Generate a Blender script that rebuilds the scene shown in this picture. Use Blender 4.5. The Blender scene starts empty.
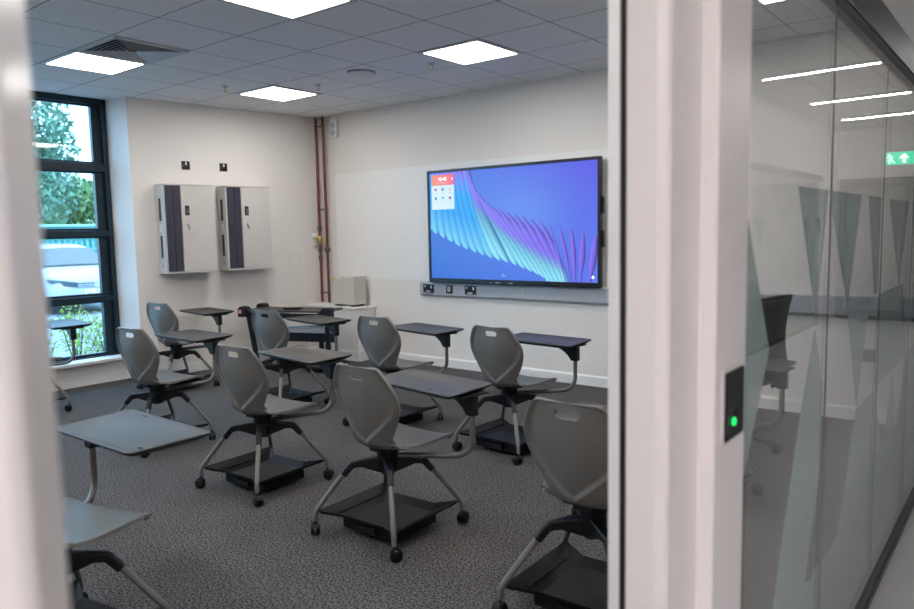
import bpy, math, random
from mathutils import Matrix, Vector

SC = bpy.context.scene
COL = SC.collection
R = math.radians
random.seed(7)

# ------------------------------------------------------------------ camera
cam_d = bpy.data.cameras.new('camera')
cam = bpy.data.objects.new('camera', cam_d)
COL.objects.link(cam)
SC.camera = cam
r_ = Vector((0.78111, 0.62407, -0.02008))
u_ = Vector((-0.04649, 0.09019, 0.99484))
f_ = Vector((-0.62266, 0.77614, -0.09946))
cm = Matrix((r_, u_, -f_)).transposed().to_4x4()
cm.translation = Vector((2.663, -3.176, 1.450))
cam.matrix_world = cm
cam_d.sensor_width = 36.0
cam_d.lens = 726.998 / 914.0 * 36.0
cam_d.clip_start = 0.02
cam_d.clip_end = 300
cam_d.dof.use_dof = True
cam_d.dof.focus_distance = 4.3
cam_d.dof.aperture_fstop = 2.8

# ------------------------------------------------------------------ view, sky, sun
SC.view_settings.view_transform = 'Standard'
SC.view_settings.look = 'None'
SC.view_settings.exposure = 0.0
SC.view_settings.gamma = 1.0
SC.view_settings.use_curve_mapping = False
SC.cycles.use_denoising = True
SC.cycles.max_bounces = 8
SC.cycles.diffuse_bounces = 5
SC.cycles.glossy_bounces = 4
SC.cycles.transparent_max_bounces = 16
SC.cycles.sample_clamp_indirect = 6.0
SC.cycles.caustics_reflective = False
SC.cycles.caustics_refractive = False

SKY_STRENGTH = 8.0
SUN_STRENGTH = 1.6
PANEL_STRENGTH = 22.0
STRIP_STRENGTH = 85.0

W = bpy.data.worlds.new('sky')
SC.world = W
W.use_nodes = True
nt = W.node_tree
bg = nt.nodes['Background']
tc = nt.nodes.new('ShaderNodeTexCoord')
sep = nt.nodes.new('ShaderNodeSeparateXYZ')
cr = nt.nodes.new('ShaderNodeValToRGB')
cr.color_ramp.elements[0].position = 0.0
cr.color_ramp.elements[0].color = (0.32, 0.66, 1.0, 1)
cr.color_ramp.elements[1].position = 0.6
cr.color_ramp.elements[1].color = (0.26, 0.60, 1.0, 1)
nt.links.new(tc.outputs['Generated'], sep.inputs[0])
nt.links.new(sep.outputs['Z'], cr.inputs[0])
nt.links.new(cr.outputs[0], bg.inputs['Color'])
bg.inputs['Strength'].default_value = SKY_STRENGTH

sun_d = bpy.data.lights.new('sun', 'SUN')
sun_d.energy = SUN_STRENGTH
sun_d.angle = R(8)
sun_d.color = (1.0, 0.96, 0.9)
sun = bpy.data.objects.new('sun', sun_d)
COL.objects.link(sun)
sun.rotation_euler = (R(38), 0, R(60))      # high, over the building, never into the room
sun.location = (0, 0, 12)


# ------------------------------------------------------------------ materials
MATS = {}


def mat(name, color=(0.5, 0.5, 0.5), rough=0.5, metal=0.0, var=0.0, scale=20.0, bump=0.0, bscale=200.0,
        emit=None, estr=1.0, spec=0.5):
    if name in MATS:
        return MATS[name]
    m = bpy.data.materials.new(name)
    m.use_nodes = True
    n = m.node_tree
    b = n.nodes['Principled BSDF']
    b.inputs['Base Color'].default_value = (*color, 1)
    b.inputs['Roughness'].default_value = rough
    b.inputs['Metallic'].default_value = metal
    b.inputs['Specular IOR Level'].default_value = spec
    t = n.nodes.new('ShaderNodeTexCoord')
    if var > 0:
        no = n.nodes.new('ShaderNodeTexNoise')
        no.inputs['Scale'].default_value = scale
        no.inputs['Detail'].default_value = 4
        n.links.new(t.outputs['Object'], no.inputs['Vector'])
        mx = n.nodes.new('ShaderNodeMix')
        mx.data_type = 'RGBA'
        mx.inputs[6].default_value = (*[c * (1 - var) for c in color], 1)
        mx.inputs[7].default_value = (*[min(1, c * (1 + var)) for c in color], 1)
        n.links.new(no.outputs['Fac'], mx.inputs[0])
        n.links.new(mx.outputs[2], b.inputs['Base Color'])
    if bump > 0:
        n2 = n.nodes.new('ShaderNodeTexNoise')
        n2.inputs['Scale'].default_value = bscale
        n2.inputs['Detail'].default_value = 2
        n.links.new(t.outputs['Object'], n2.inputs['Vector'])
        bp = n.nodes.new('ShaderNodeBump')
        bp.inputs['Strength'].default_value = bump
        bp.inputs['Distance'].default_value = 0.002
        n.links.new(n2.outputs['Fac'], bp.inputs['Height'])
        n.links.new(bp.outputs[0], b.inputs['Normal'])
    if emit:
        b.inputs['Emission Color'].default_value = (*emit, 1)
        b.inputs['Emission Strength'].default_value = estr
    MATS[name] = m
    return m


wall_m = mat('wall_paint', (0.76, 0.725, 0.69), 0.75, var=0.015, scale=3, bump=0.05, bscale=300)
board_m = mat('writable_wall_paint', (0.80, 0.79, 0.775), 0.35, var=0.01, scale=2)
trim_m = mat('white_trim', (0.80, 0.79, 0.775), 0.35, var=0.01)
frame_m = mat('door_frame_paint', (0.78, 0.735, 0.73), 0.28, var=0.01, scale=4)
corr_wall_m = mat('corridor_wall_paint', (0.80, 0.785, 0.775), 0.7, var=0.015, scale=3)
corr_floor_m = mat('corridor_vinyl', (0.60, 0.585, 0.605), 0.5, var=0.05, scale=60)
seal_m = mat('black_rubber_seal', (0.004, 0.004, 0.006), 0.5, var=0.1)
win_m = mat('window_frame_metal', (0.010, 0.024, 0.036), 0.35, var=0.05, spec=0.35)
rail_m = mat('dark_anodised_rail', (0.045, 0.043, 0.045), 0.42, 0.4, var=0.04)
shell_m = mat('grey_shell_plastic', (0.130, 0.125, 0.117), 0.42, var=0.03, scale=15, bump=0.12, bscale=900)
leg_m = mat('warm_grey_powder_coat', (0.155, 0.148, 0.138), 0.42, 0.3, var=0.03)
black_m = mat('black_plastic', (0.007, 0.0075, 0.009), 0.42, var=0.08, spec=0.3)
blackm_m = mat('black_steel', (0.006, 0.006, 0.007), 0.45, 0.0, var=0.08, spec=0.3)
tray_m = mat('black_tray_plastic', (0.011, 0.0105, 0.011), 0.5, var=0.08, bump=0.1, bscale=700, spec=0.18)
slot_m = mat('slot_void', (0.002, 0.002, 0.002), 0.8, var=0.05)
desk_m = mat('charcoal_laminate', (0.042, 0.038, 0.037), 0.45, var=0.06, scale=40, bump=0.05, bscale=500, spec=0.42)
deskedge_m = mat('black_desk_edge', (0.006, 0.006, 0.007), 0.45, var=0.06, spec=0.3)
caster_m = mat('black_caster_rubber', (0.005, 0.005, 0.006), 0.45, var=0.1, spec=0.3)
cab_m = mat('light_grey_cabinet_steel', (0.56, 0.53, 0.50), 0.45, var=0.01)
cabedge_m = mat('cabinet_side_steel', (0.58, 0.57, 0.55), 0.4, var=0.01)
slate_m = mat('slate_purple_panel', (0.034, 0.033, 0.052), 0.45, var=0.05)
slate2_m = mat('darker_slate_text', (0.011, 0.011, 0.018), 0.5, var=0.05)
chrome_m = mat('bright_metal', (0.6, 0.6, 0.6), 0.25, 0.9, var=0.03)
brass_m = mat('brass', (0.55, 0.38, 0.12), 0.35, 0.8, var=0.1)
pipe_m = mat('red_brown_copper_pipe', (0.15, 0.028, 0.015), 0.42, 0.1, var=0.2, scale=12)
pipefit_m = mat('dull_steel_fitting', (0.13, 0.10, 0.09), 0.4, 0.6, var=0.15)
heater_m = mat('beige_steel_box', (0.56, 0.54, 0.49), 0.45, var=0.01)
yellow_m = mat('yellow_sticker', (0.75, 0.55, 0.02), 0.5, var=0.02)
white_m = mat('white_plastic', (0.75, 0.75, 0.75), 0.4, var=0.01)
red_m = mat('red_label', (0.45, 0.02, 0.03), 0.5, var=0.03)
trunk_m = mat('grey_plastic_trunking', (0.40, 0.42, 0.46), 0.4, var=0.02)
bezel_m = mat('black_gloss_bezel', (0.006, 0.006, 0.007), 0.25, var=0.05)
tile_edge_m = mat('panel_white_metal', (0.50, 0.50, 0.51), 0.4, var=0.01)
louvre_m = mat('grille_white_metal', (0.55, 0.56, 0.57), 0.45, var=0.01)
panel_m = mat('lit_led_diffuser', (0.9, 0.9, 0.9), 0.5, emit=(1.0, 0.96, 0.91), estr=PANEL_STRENGTH, var=0.01)
cfill_m = mat('added_corridor_fill', (0.9, 0.9, 0.9), 0.5, emit=(1.0, 0.95, 0.93), estr=36.0, var=0.01)  # glow of the unseen fill panels added in the corridor
strip_m = mat('lit_corridor_strip', (0.9, 0.9, 0.9), 0.5, emit=(1.0, 0.97, 0.95), estr=STRIP_STRENGTH, var=0.01)
green_m = mat('lit_green_exit_face', (0.0, 0.3, 0.15), 0.5, emit=(0.0, 0.55, 0.30), estr=1.6, var=0.01)
exitwhite_m = mat('lit_white_pictogram', (0.8, 0.8, 0.8), 0.5, emit=(0.8, 1.0, 0.9), estr=2.2, var=0.01)
led_m = mat('lit_green_led', (0.0, 0.5, 0.1), 0.4, emit=(0.0, 0.85, 0.12), estr=1.4, var=0.01)
beige_m = mat('pale_timber', (0.50, 0.40, 0.30), 0.5, var=0.12, scale=6)
dark_m = mat('dark_grey_door', (0.10, 0.10, 0.10), 0.4, var=0.05)


def carpet():
    m = bpy.data.materials.new('grey_carpet')
    m.use_nodes = True
    n = m.node_tree
    b = n.nodes['Principled BSDF']
    b.inputs['Roughness'].default_value = 0.95
    b.inputs['Specular IOR Level'].default_value = 0.1
    t = n.nodes.new('ShaderNodeTexCoord')
    a = n.nodes.new('ShaderNodeTexNoise')
    a.inputs['Scale'].default_value = 105
    a.inputs['Detail'].default_value = 5
    a.inputs['Roughness'].default_value = 0.75
    n.links.new(t.outputs['Object'], a.inputs['Vector'])
    c = n.nodes.new('ShaderNodeValToRGB')
    c.color_ramp.elements[0].position = 0.42
    c.color_ramp.elements[0].color = (0.010, 0.010, 0.0105, 1)
    c.color_ramp.elements[1].position = 0.615
    c.color_ramp.elements[1].color = (0.215, 0.207, 0.207, 1)
    n.links.new(a.outputs['Fac'], c.inputs[0])
    big = n.nodes.new('ShaderNodeTexNoise')
    big.inputs['Scale'].default_value = 5
    n.links.new(t.outputs['Object'], big.inputs['Vector'])
    mx = n.nodes.new('ShaderNodeMix')
    mx.data_type = 'RGBA'
    mx.blend_type = 'MULTIPLY'
    mx.inputs[0].default_value = 0.25
    n.links.new(c.outputs[0], mx.inputs[6])
    n.links.new(big.outputs['Fac'], mx.inputs[7])
    n.links.new(mx.outputs[2], b.inputs['Base Color'])
    bp = n.nodes.new('ShaderNodeBump')
    bp.inputs['Strength'].default_value = 0.7
    bp.inputs['Distance'].default_value = 0.004
    n.links.new(a.outputs['Fac'], bp.inputs['Height'])
    n.links.new(bp.outputs[0], b.inputs['Normal'])
    return m


def ceiling_tiles(name, col, line):
    """0.6 m mineral tiles: thin joint lines on the 0.6 m world grid."""
    m = bpy.data.materials.new(name)
    m.use_nodes = True
    n = m.node_tree
    b = n.nodes['Principled BSDF']
    b.inputs['Roughness'].default_value = 0.9
    b.inputs['Specular IOR Level'].default_value = 0.1
    t = n.nodes.new('ShaderNodeTexCoord')
    s = n.nodes.new('ShaderNodeSeparateXYZ')
    n.links.new(t.outputs['Object'], s.inputs[0])
    facs = []
    for ax in ('X', 'Y'):
        p = n.nodes.new('ShaderNodeMath')
        p.operation = 'PINGPONG'
        p.inputs[1].default_value = 0.3
        n.links.new(s.outputs[ax], p.inputs[0])
        l = n.nodes.new('ShaderNodeMath')
        l.operation = 'LESS_THAN'
        l.inputs[1].default_value = 0.0035
        n.links.new(p.outputs[0], l.inputs[0])
        facs.append(l)
    mxm = n.nodes.new('ShaderNodeMath')
    mxm.operation = 'MAXIMUM'
    n.links.new(facs[0].outputs[0], mxm.inputs[0])
    n.links.new(facs[1].outputs[0], mxm.inputs[1])
    no = n.nodes.new('ShaderNodeTexNoise')
    no.inputs['Scale'].default_value = 90
    no.inputs['Detail'].default_value = 4
    n.links.new(t.outputs['Object'], no.inputs['Vector'])
    c1 = n.nodes.new('ShaderNodeMix')
    c1.data_type = 'RGBA'
    c1.inputs[6].default_value = (*[x * 0.93 for x in col], 1)
    c1.inputs[7].default_value = (*[x * 1.05 for x in col], 1)
    n.links.new(no.outputs['Fac'], c1.inputs[0])
    c2 = n.nodes.new('ShaderNodeMix')
    c2.data_type = 'RGBA'
    c2.inputs[7].default_value = (*line, 1)
    n.links.new(mxm.outputs[0], c2.inputs[0])
    n.links.new(c1.outputs[2], c2.inputs[6])
    n.links.new(c2.outputs[2], b.inputs['Base Color'])
    return m


def glass(name, tint=(1, 1, 1), strength=1.0):
    m = bpy.data.materials.new(name)
    m.use_nodes = True
    n = m.node_tree
    n.nodes.remove(n.nodes['Principled BSDF'])
    out = n.nodes['Material Output']
    tr = n.nodes.new('ShaderNodeBsdfTransparent')
    tr.inputs[0].default_value = (*tint, 1)
    gl = n.nodes.new('ShaderNodeBsdfGlossy')
    gl.inputs['Roughness'].default_value = 0.015
    lw = n.nodes.new('ShaderNodeLayerWeight')      # facing term: same on both faces of the pane
    lw.inputs['Blend'].default_value = 0.5
    pw = n.nodes.new('ShaderNodeMath')
    pw.operation = 'POWER'
    pw.inputs[1].default_value = 5.0
    n.links.new(lw.outputs['Facing'], pw.inputs[0])
    fr = n.nodes.new('ShaderNodeMath')
    fr.operation = 'MULTIPLY_ADD'
    fr.inputs[1].default_value = 0.96
    fr.inputs[2].default_value = 0.04
    n.links.new(pw.outputs[0], fr.inputs[0])
    wv = n.nodes.new('ShaderNodeTexNoise')
    wv.inputs['Scale'].default_value = 1.3
    tc_ = n.nodes.new('ShaderNodeTexCoord')
    n.links.new(tc_.outputs['Object'], wv.inputs['Vector'])
    bp = n.nodes.new('ShaderNodeBump')
    bp.inputs['Strength'].default_value = 0.05
    bp.inputs['Distance'].default_value = 0.01
    n.links.new(wv.outputs['Fac'], bp.inputs['Height'])
    n.links.new(bp.outputs[0], gl.inputs['Normal'])
    mu = n.nodes.new('ShaderNodeMath')
    mu.operation = 'MULTIPLY'
    mu.inputs[1].default_value = strength
    n.links.new(fr.outputs[0], mu.inputs[0])
    mx = n.nodes.new('ShaderNodeMixShader')
    n.links.new(mu.outputs[0], mx.inputs[0])
    n.links.new(tr.outputs[0], mx.inputs[1])
    n.links.new(gl.outputs[0], mx.inputs[2])
    n.links.new(mx.outputs[0], out.inputs[0])
    return m


def film():
    m = bpy.data.materials.new('frosted_green_film')
    m.use_nodes = True
    n = m.node_tree
    out = n.nodes['Material Output']
    b = n.nodes['Principled BSDF']
    b.inputs['Base Color'].default_value = (0.36, 0.44, 0.41, 1)
    b.inputs['Roughness'].default_value = 0.6
    no = n.nodes.new('ShaderNodeTexNoise')
    no.inputs['Scale'].default_value = 150
    tc_ = n.nodes.new('ShaderNodeTexCoord')
    n.links.new(tc_.outputs['Object'], no.inputs['Vector'])
    rg = n.nodes.new('ShaderNodeValToRGB')
    rg.color_ramp.elements[0].color = (0.22, 0.275, 0.255, 1)
    rg.color_ramp.elements[1].color = (0.24, 0.295, 0.27, 1)
    n.links.new(no.outputs['Fac'], rg.inputs[0])
    n.links.new(rg.outputs[0], b.inputs['Base Color'])
    tl = n.nodes.new('ShaderNodeBsdfTranslucent')
    tl.inputs[0].default_value = (0.50, 0.57, 0.54, 1)
    tr = n.nodes.new('ShaderNodeBsdfTransparent')
    m1 = n.nodes.new('ShaderNodeMixShader')
    m1.inputs[0].default_value = 0.60
    n.links.new(b.outputs[0], m1.inputs[1])
    n.links.new(tl.outputs[0], m1.inputs[2])
    m2 = n.nodes.new('ShaderNodeMixShader')
    m2.inputs[0].default_value = 0.33
    n.links.new(m1.outputs[0], m2.inputs[1])
    n.links.new(tr.outputs[0], m2.inputs[2])
    n.links.new(m2.outputs[0], out.inputs[0])
    return m


def vcol_emit(name, strength=1.0):
    m = bpy.data.materials.new(name)
    m.use_nodes = True
    n = m.node_tree
    b = n.nodes['Principled BSDF']
    b.inputs['Base Color'].default_value = (0.01, 0.01, 0.012, 1)
    b.inputs['Roughness'].default_value = 0.25
    a = n.nodes.new('ShaderNodeAttribute')
    a.attribute_name = 'Col'
    n.links.new(a.outputs['Color'], b.inputs['Emission Color'])
    b.inputs['Emission Strength'].default_value = strength
    return m


carpet_m = carpet()
tiles_m = ceiling_tiles('ceiling_tiles', (0.86, 0.865, 0.87), (0.10, 0.10, 0.10))
ctiles_m = ceiling_tiles('corridor_ceiling_tiles', (0.74, 0.74, 0.72), (0.16, 0.16, 0.16))
glass_m = glass('clear_glass')
winglass_m = glass('window_glass', (0.98, 0.97, 0.96), 0.8)
film_m = film()
screen_m = vcol_emit('screen_picture', 1.0)


# ------------------------------------------------------------------ mesh helpers
class MB:
    def __init__(self):
        self.v = []
        self.f = []
        self.mi = []
        self.col = []

    def add(self, vs, fs, mi=0, M=None, col=None):
        o = len(self.v)
        for p in vs:
            p = Vector(p)
            if M is not None:
                p = M @ p
            self.v.append(p)
        for i, f in enumerate(fs):
            self.f.append([o + k for k in f])
            self.mi.append(mi)
        if col:
            self.col.extend(col)
        return self

    def box(self, x0, x1, y0, y1, z0, z1, mi=0, M=None):
        vs = [(x0, y0, z0), (x1, y0, z0), (x1, y1, z0), (x0, y1, z0), (x0, y0, z1), (x1, y0, z1), (x1, y1, z1), (x0, y1, z1)]
        fs = [(0, 3, 2, 1), (4, 5, 6, 7), (0, 1, 5, 4), (1, 2, 6, 5), (2, 3, 7, 6), (3, 0, 4, 7)]
        return self.add(vs, fs, mi, M)

    def prism(self, pts, a0, a1, axis='z', mi=0, M=None):
        """extrude a 2-D outline; axis z: pts (x,y); axis y: pts (x,z); axis x: pts (y,z)"""
        n = len(pts)

        def P(p, a):
            return {'z': (p[0], p[1], a), 'y': (p[0], a, p[1]), 'x': (a, p[0], p[1])}[axis]
        vs = [P(p, a0) for p in pts] + [P(p, a1) for p in pts]
        fs = [tuple(range(n))[::-1], tuple(range(n, 2 * n))]
        for i in range(n):
            j = (i + 1) % n
            fs.append((i, j, n + j, n + i))
        return self.add(vs, fs, mi, M)

    def tube(self, path, r, n=12, mi=0, M=None, caps=True):
        path = [Vector(p) for p in path]
        rs = r if isinstance(r, (list, tuple)) else [r] * len(path)
        vs, fs = [], []
        up = None
        for i, p in enumerate(path):
            a = path[max(0, i - 1)]
            b = path[min(len(path) - 1, i + 1)]
            t = (b - a).normalized()
            if up is None:
                up = Vector((0, 0, 1)) if abs(t.z) < 0.9 else Vector((1, 0, 0))
            s = t.cross(up).normalized()
            up = s.cross(t).normalized()
            for k in range(n):
                an = 2 * math.pi * k / n
                vs.append(p + s * math.cos(an) * rs[i] + up * math.sin(an) * rs[i])
        for i in range(len(path) - 1):
            for k in range(n):
                k2 = (k + 1) % n
                fs.append((i * n + k, i * n + k2, (i + 1) * n + k2, (i + 1) * n + k))
        if caps:
            fs.append(tuple(range(n))[::-1])
            fs.append(tuple((len(path) - 1) * n + k for k in range(n)))
        return self.add(vs, fs, mi, M)

    def lathe(self, prof, n=20, mi=0, M=None):
        vs, fs = [], []
        for (r, z) in prof:
            for k in range(n):
                a = 2 * math.pi * k / n
                vs.append((r * math.cos(a), r * math.sin(a), z))
        for i in range(len(prof) - 1):
            for k in range(n):
                k2 = (k + 1) % n
                fs.append((i * n + k, i * n + k2, (i + 1) * n + k2, (i + 1) * n + k))
        fs.append(tuple(range(n))[::-1])
        fs.append(tuple((len(prof) - 1) * n + k for k in range(n)))
        return self.add(vs, fs, mi, M)

    def build(self, name, mats, parent=None, smooth=None, bevel=0.0, solid=0.0, loc=None, rot=None, link=True):
        me = bpy.data.meshes.new(name)
        me.from_pydata([tuple(v) for v in self.v], [], self.f)
        if not isinstance(mats, (list, tuple)):
            mats = [mats]
        for m in mats:
            me.materials.append(m)
        for p, k in zip(me.polygons, self.mi):
            p.material_index = k
        if self.col:
            at = me.color_attributes.new('Col', 'FLOAT_COLOR', 'POINT')
            for i, c in enumerate(self.col):
                at.data[i].color = (*c, 1)
        me.update()
        import bmesh
        bm = bmesh.new()
        bm.from_mesh(me)
        bmesh.ops.recalc_face_normals(bm, faces=bm.faces)
        bm.to_mesh(me)
        bm.free()
        if smooth is not None:
            for p in me.polygons:
                p.use_smooth = True
            me.set_sharp_from_angle(angle=R(smooth))
        o = bpy.data.objects.new(name, me)
        if link:
            COL.objects.link(o)
        if parent is not None:
            o.parent = parent
        if loc is not None:
            o.location = loc
        if rot is not None:
            o.rotation_euler = rot
        if solid:
            s = o.modifiers.new('thickness', 'SOLIDIFY')
            s.thickness = solid
            s.offset = 0
        if bevel:
            b = o.modifiers.new('bevel', 'BEVEL')
            b.width = bevel
            b.segments = 2
            b.limit_method = 'ANGLE'
            b.angle_limit = R(40)
        return o


def tag(o, label, cat, group=None, kind=None):
    o['label'] = label
    if cat:
        o['category'] = cat
    if group:
        o['group'] = group
    if kind:
        o['kind'] = kind
    return o


def thing(name, label, cat, loc=(0, 0, 0), rz=0.0, group=None):
    o = bpy.data.objects.new(name, None)
    COL.objects.link(o)
    o.location = loc
    o.rotation_euler = (0, 0, rz)
    o.empty_display_size = 0.1
    return tag(o, label, cat, group)


def struct(o, label=None):
    o['kind'] = 'structure'
    if label:
        o['label'] = label
    return o


def text(s, size, name, m, parent=None, loc=(0, 0, 0), rot=(0, 0, 0), ext=0.0005, align='CENTER'):
    cu = bpy.data.curves.new('t', 'FONT')
    cu.body = s
    cu.size = size
    cu.extrude = ext
    cu.align_x = align
    cu.align_y = 'CENTER'
    tmp = bpy.data.objects.new('t', cu)
    COL.objects.link(tmp)
    dg = bpy.context.evaluated_depsgraph_get()
    dg.update()
    me = bpy.data.meshes.new_from_object(tmp.evaluated_get(dg))
    bpy.data.objects.remove(tmp)
    me.materials.clear()
    me.materials.append(m)
    o = bpy.data.objects.new(name, me)
    COL.objects.link(o)
    if parent is not None:
        o.parent = parent
    o.location = loc
    o.rotation_euler = rot
    return o


def arc(c, r, a0, a1, n=6):
    return [(c[0] + r * math.cos(a0 + (a1 - a0) * i / n), c[1] + r * math.sin(a0 + (a1 - a0) * i / n)) for i in range(n + 1)]


def catmull(P, t):
    """P list of tuples, t in 0..len-1"""
    i = min(int(t), len(P) - 2)
    u = t - i
    p0 = P[max(i - 1, 0)]
    p1 = P[i]
    p2 = P[i + 1]
    p3 = P[min(i + 2, len(P) - 1)]
    out = []
    for a, b, c, d in zip(p0, p1, p2, p3):
        out.append(0.5 * ((2 * b) + (-a + c) * u + (2 * a - 5 * b + 4 * c - d) * u * u + (-a + 3 * b - 3 * c + d) * u ** 3))
    return out


# ------------------------------------------------------------------ room shell
H = 2.85
YS = 2.79                       # screen wall
# cabinet wall: slightly out of square
CP = Vector((-4.24, YS, 0))
CU = Vector((0.25, 2.26, 0)).normalized()
CN = Vector((CU.y, -CU.x, 0))
CANG = math.atan2(CU.y, CU.x) - math.pi / 2


def cw(s, d, z):
    return CP + CU * s + CN * d + Vector((0, 0, z))


WS = -2.25                      # where the cabinet wall stops at the window reveal
A = cw(WS, 0, 0)
XW = -4.80                      # inner face of the window frames

struct(MB().box(-4.9, 2.12, -5.0, YS + 0.1, -0.1, 0).build('floor', carpet_m), 'grey flecked carpet')
struct(MB().box(2.12, 4.35, -7.0, 9.6, -0.1, 0).build('floor_corridor', corr_floor_m), 'pale grey corridor floor')
struct(MB().box(-5.0, 2.2, -5.0, YS + 0.1, H, H + 0.1).build('ceiling', tiles_m), 'ceiling of square mineral tiles')
struct(MB().box(2.2, 4.35, -7.0, 9.6, H, H + 0.1).build('ceiling_corridor', ctiles_m))
struct(MB().box(-4.6, 2.2, YS, YS + 0.12, 0, H).build('wall_screen', wall_m), 'white wall behind the wide screen')
w = MB()
b0, b1 = cw(0.15, 0, 0), cw(WS, 0, 0)
w.prism([(b0.x, b0.y), (b1.x, b1.y), (XW - 0.02, b1.y - 0.05), (XW - 0.25, b1.y - 0.05), (XW - 0.25, b0.y)], 0, H, 'z')
struct(w.build('wall_left', wall_m), 'cream wall carrying the two cabinets')
struct(MB().box(-4.95, 2.2, -5.1, -5.0, 0, H).build('wall_back', wall_m))
struct(MB().box(XW - 0.25, XW + 0.10, -5.0, A.y - 0.05, 0, 0.235).build('wall_sill', wall_m), 'low wall under the window')
struct(MB().box(XW - 0.25, XW, -5.0, -3.3, 0.235, H).build('wall_left_front', wall_m))
s = MB().box(XW - 0.06, XW + 0.19, -5.0, A.y - 0.05, 0.215, 0.25)
struct(s.build('window_sill', trim_m, bevel=0.008), 'white window sill board')
# baseboards
struct(MB().prism([(YS, 0), (YS - 0.018, 0), (YS - 0.018, 0.085), (YS - 0.010, 0.098), (YS, 0.098)], -3.33, 2.1, 'x').build('baseboard_screen', trim_m))
b = MB()
for (s0, s1) in ((WS + 0.0, -0.27),):
    p = [cw(s0, 0, 0), cw(s1, 0, 0), cw(s1, 0.016, 0), cw(s0, 0.016, 0)]
    b.prism([(q.x, q.y) for q in p], 0, 0.10, 'z')
struct(b.build('baseboard_left', trim_m, bevel=0.004))
struct(MB().box(XW + 0.10, XW + 0.118, -5.0, A.y + 0.0, 0, 0.13).build('baseboard_window', trim_m, bevel=0.004))
# smooth writable panel painted on the screen wall
struct(MB().box(-3.95, -0.28, YS - 0.004, YS, 0.93, 2.163).build('trim_1', board_m), 'smooth white writing surface on the wall behind the screen')

# --- window
wr = bpy.data.objects.new('window_1', None)
COL.objects.link(wr)
struct(wr, 'tall dark-framed window with stacked panes')
yE = A.y - 0.055                # right end of window
f = MB()
X0, X1 = XW - 0.12, XW
f.box(X0, X1, yE - 0.045, yE, 0.25, H)                 # end jamb
for ym in (-0.86, -2.1):
    f.box(X0, X1, ym - 0.035, ym + 0.035, 0.25, H)
f.box(X0, X1, -3.3, yE, 2.79, H)                         # head
f.box(X0, X1, -3.3, yE, 0.235, 0.262)
for (z0, z1) in ((2.125, 2.205), (1.475, 1.535), (0.815, 0.875)):
    f.box(X0, X1 + 0.004, -3.3, yE - 0.045, z0, z1)
f.build('window_frame', win_m, wr, bevel=0.003)
yy = [(-0.825, yE - 0.045), (-2.065, -0.895), (-3.3, -2.135)]
zz = [(0.262, 0.815), (0.875, 1.475), (1.535, 2.125), (2.205, 2.79)]
for (ya, yb) in yy:
    for (za, zb) in zz:
        sf = MB()
        t = 0.042
        tb = 0.024
        xs0, xs1 = XW - 0.10, XW - 0.045
        R_ = 0.090
        sf.box(xs0, xs1, ya, ya + R_, za, zb)
        sf.box(xs0, xs1, yb - R_, yb, za, zb)
        sf.box(xs0, xs1, ya + R_, yb - R_, za, za + tb)
        sf.box(xs0, xs1, ya + R_, yb - R_, zb - tb + 0.008, zb)
        so = sf.build('sash', win_m, wr, bevel=0.003)
        MB().box(XW - 0.080, XW - 0.068, ya + R_ - .005, yb - R_ + .005, za + tb - .005, zb - tb + .010).build('window_pane', winglass_m, so)

# --- partition to the corridor (x = 2.05 .. 2.2)
PX0, PX1 = 2.05, 2.20
d = bpy.data.objects.new('door_1', None)
COL.objects.link(d)
struct(d, 'open doorway in the white partition, seen from the corridor')
prof = [(2.2, -1.652), (2.2, -1.829), (2.196, -1.834), (2.17, -1.836), (2.17, -1.975), (2.165, -1.984), (2.150, -1.989),
        (2.094, -1.989), (2.094, -1.968), (2.081, -1.968), (2.081, -1.984), (2.05, -1.971), (2.05, -1.652)]
fr = MB().prism(prof, 0, 2.19, 'z')
fr.build('door_frame', frame_m, d, bevel=0.003)
MB().box(2.0815, 2.0925, -1.986, -1.969, 0, 2.12).build('seal', seal_m, d)
profL = [(2.2, -3.25), (2.2, -3.018), (2.197, -3.009), (2.190, -3.003), (2.09, -2.947), (2.05, -2.931), (2.05, -3.25)]
MB().prism(profL, 0, 2.19, 'z').build('door_frame', frame_m, d, bevel=0.002)
MB().box(PX0, PX1, -3.0, -1.9, 2.10, 2.19).build('door_head', frame_m, d)
struct(MB().box(PX0, PX1, -7.0, -3.25, 0, H).build('wall_right', frame_m))
struct(MB().box(PX0, PX1, -3.25, YS + 0.1, 2.19, H).build('wall_right_head', corr_wall_m), 'white bulkhead above the glass partition')
struct(MB().box(PX0, PX1, YS + 0.1, 9.6, 0, H).build('wall_corridor_left', corr_wall_m))
# rails of the glass partition
t = MB()
t.box(2.165, 2.215, -1.652, YS, 2.055, 2.19)
t.box(2.215, 2.222, -1.652, YS, 2.062, 2.10)
struct(t.build('trim_2', rail_m, bevel=0.003), 'dark head rail of the glass partition')
t = MB()
t.box(2.17, 2.215, -1.652, YS, 0.0, 0.045)
t.box(2.215, 2.221, -1.652, YS, 0.0, 0.03)
struct(t.build('trim_3', rail_m, bevel=0.003), 'dark floor rail of the glass partition')

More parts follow.
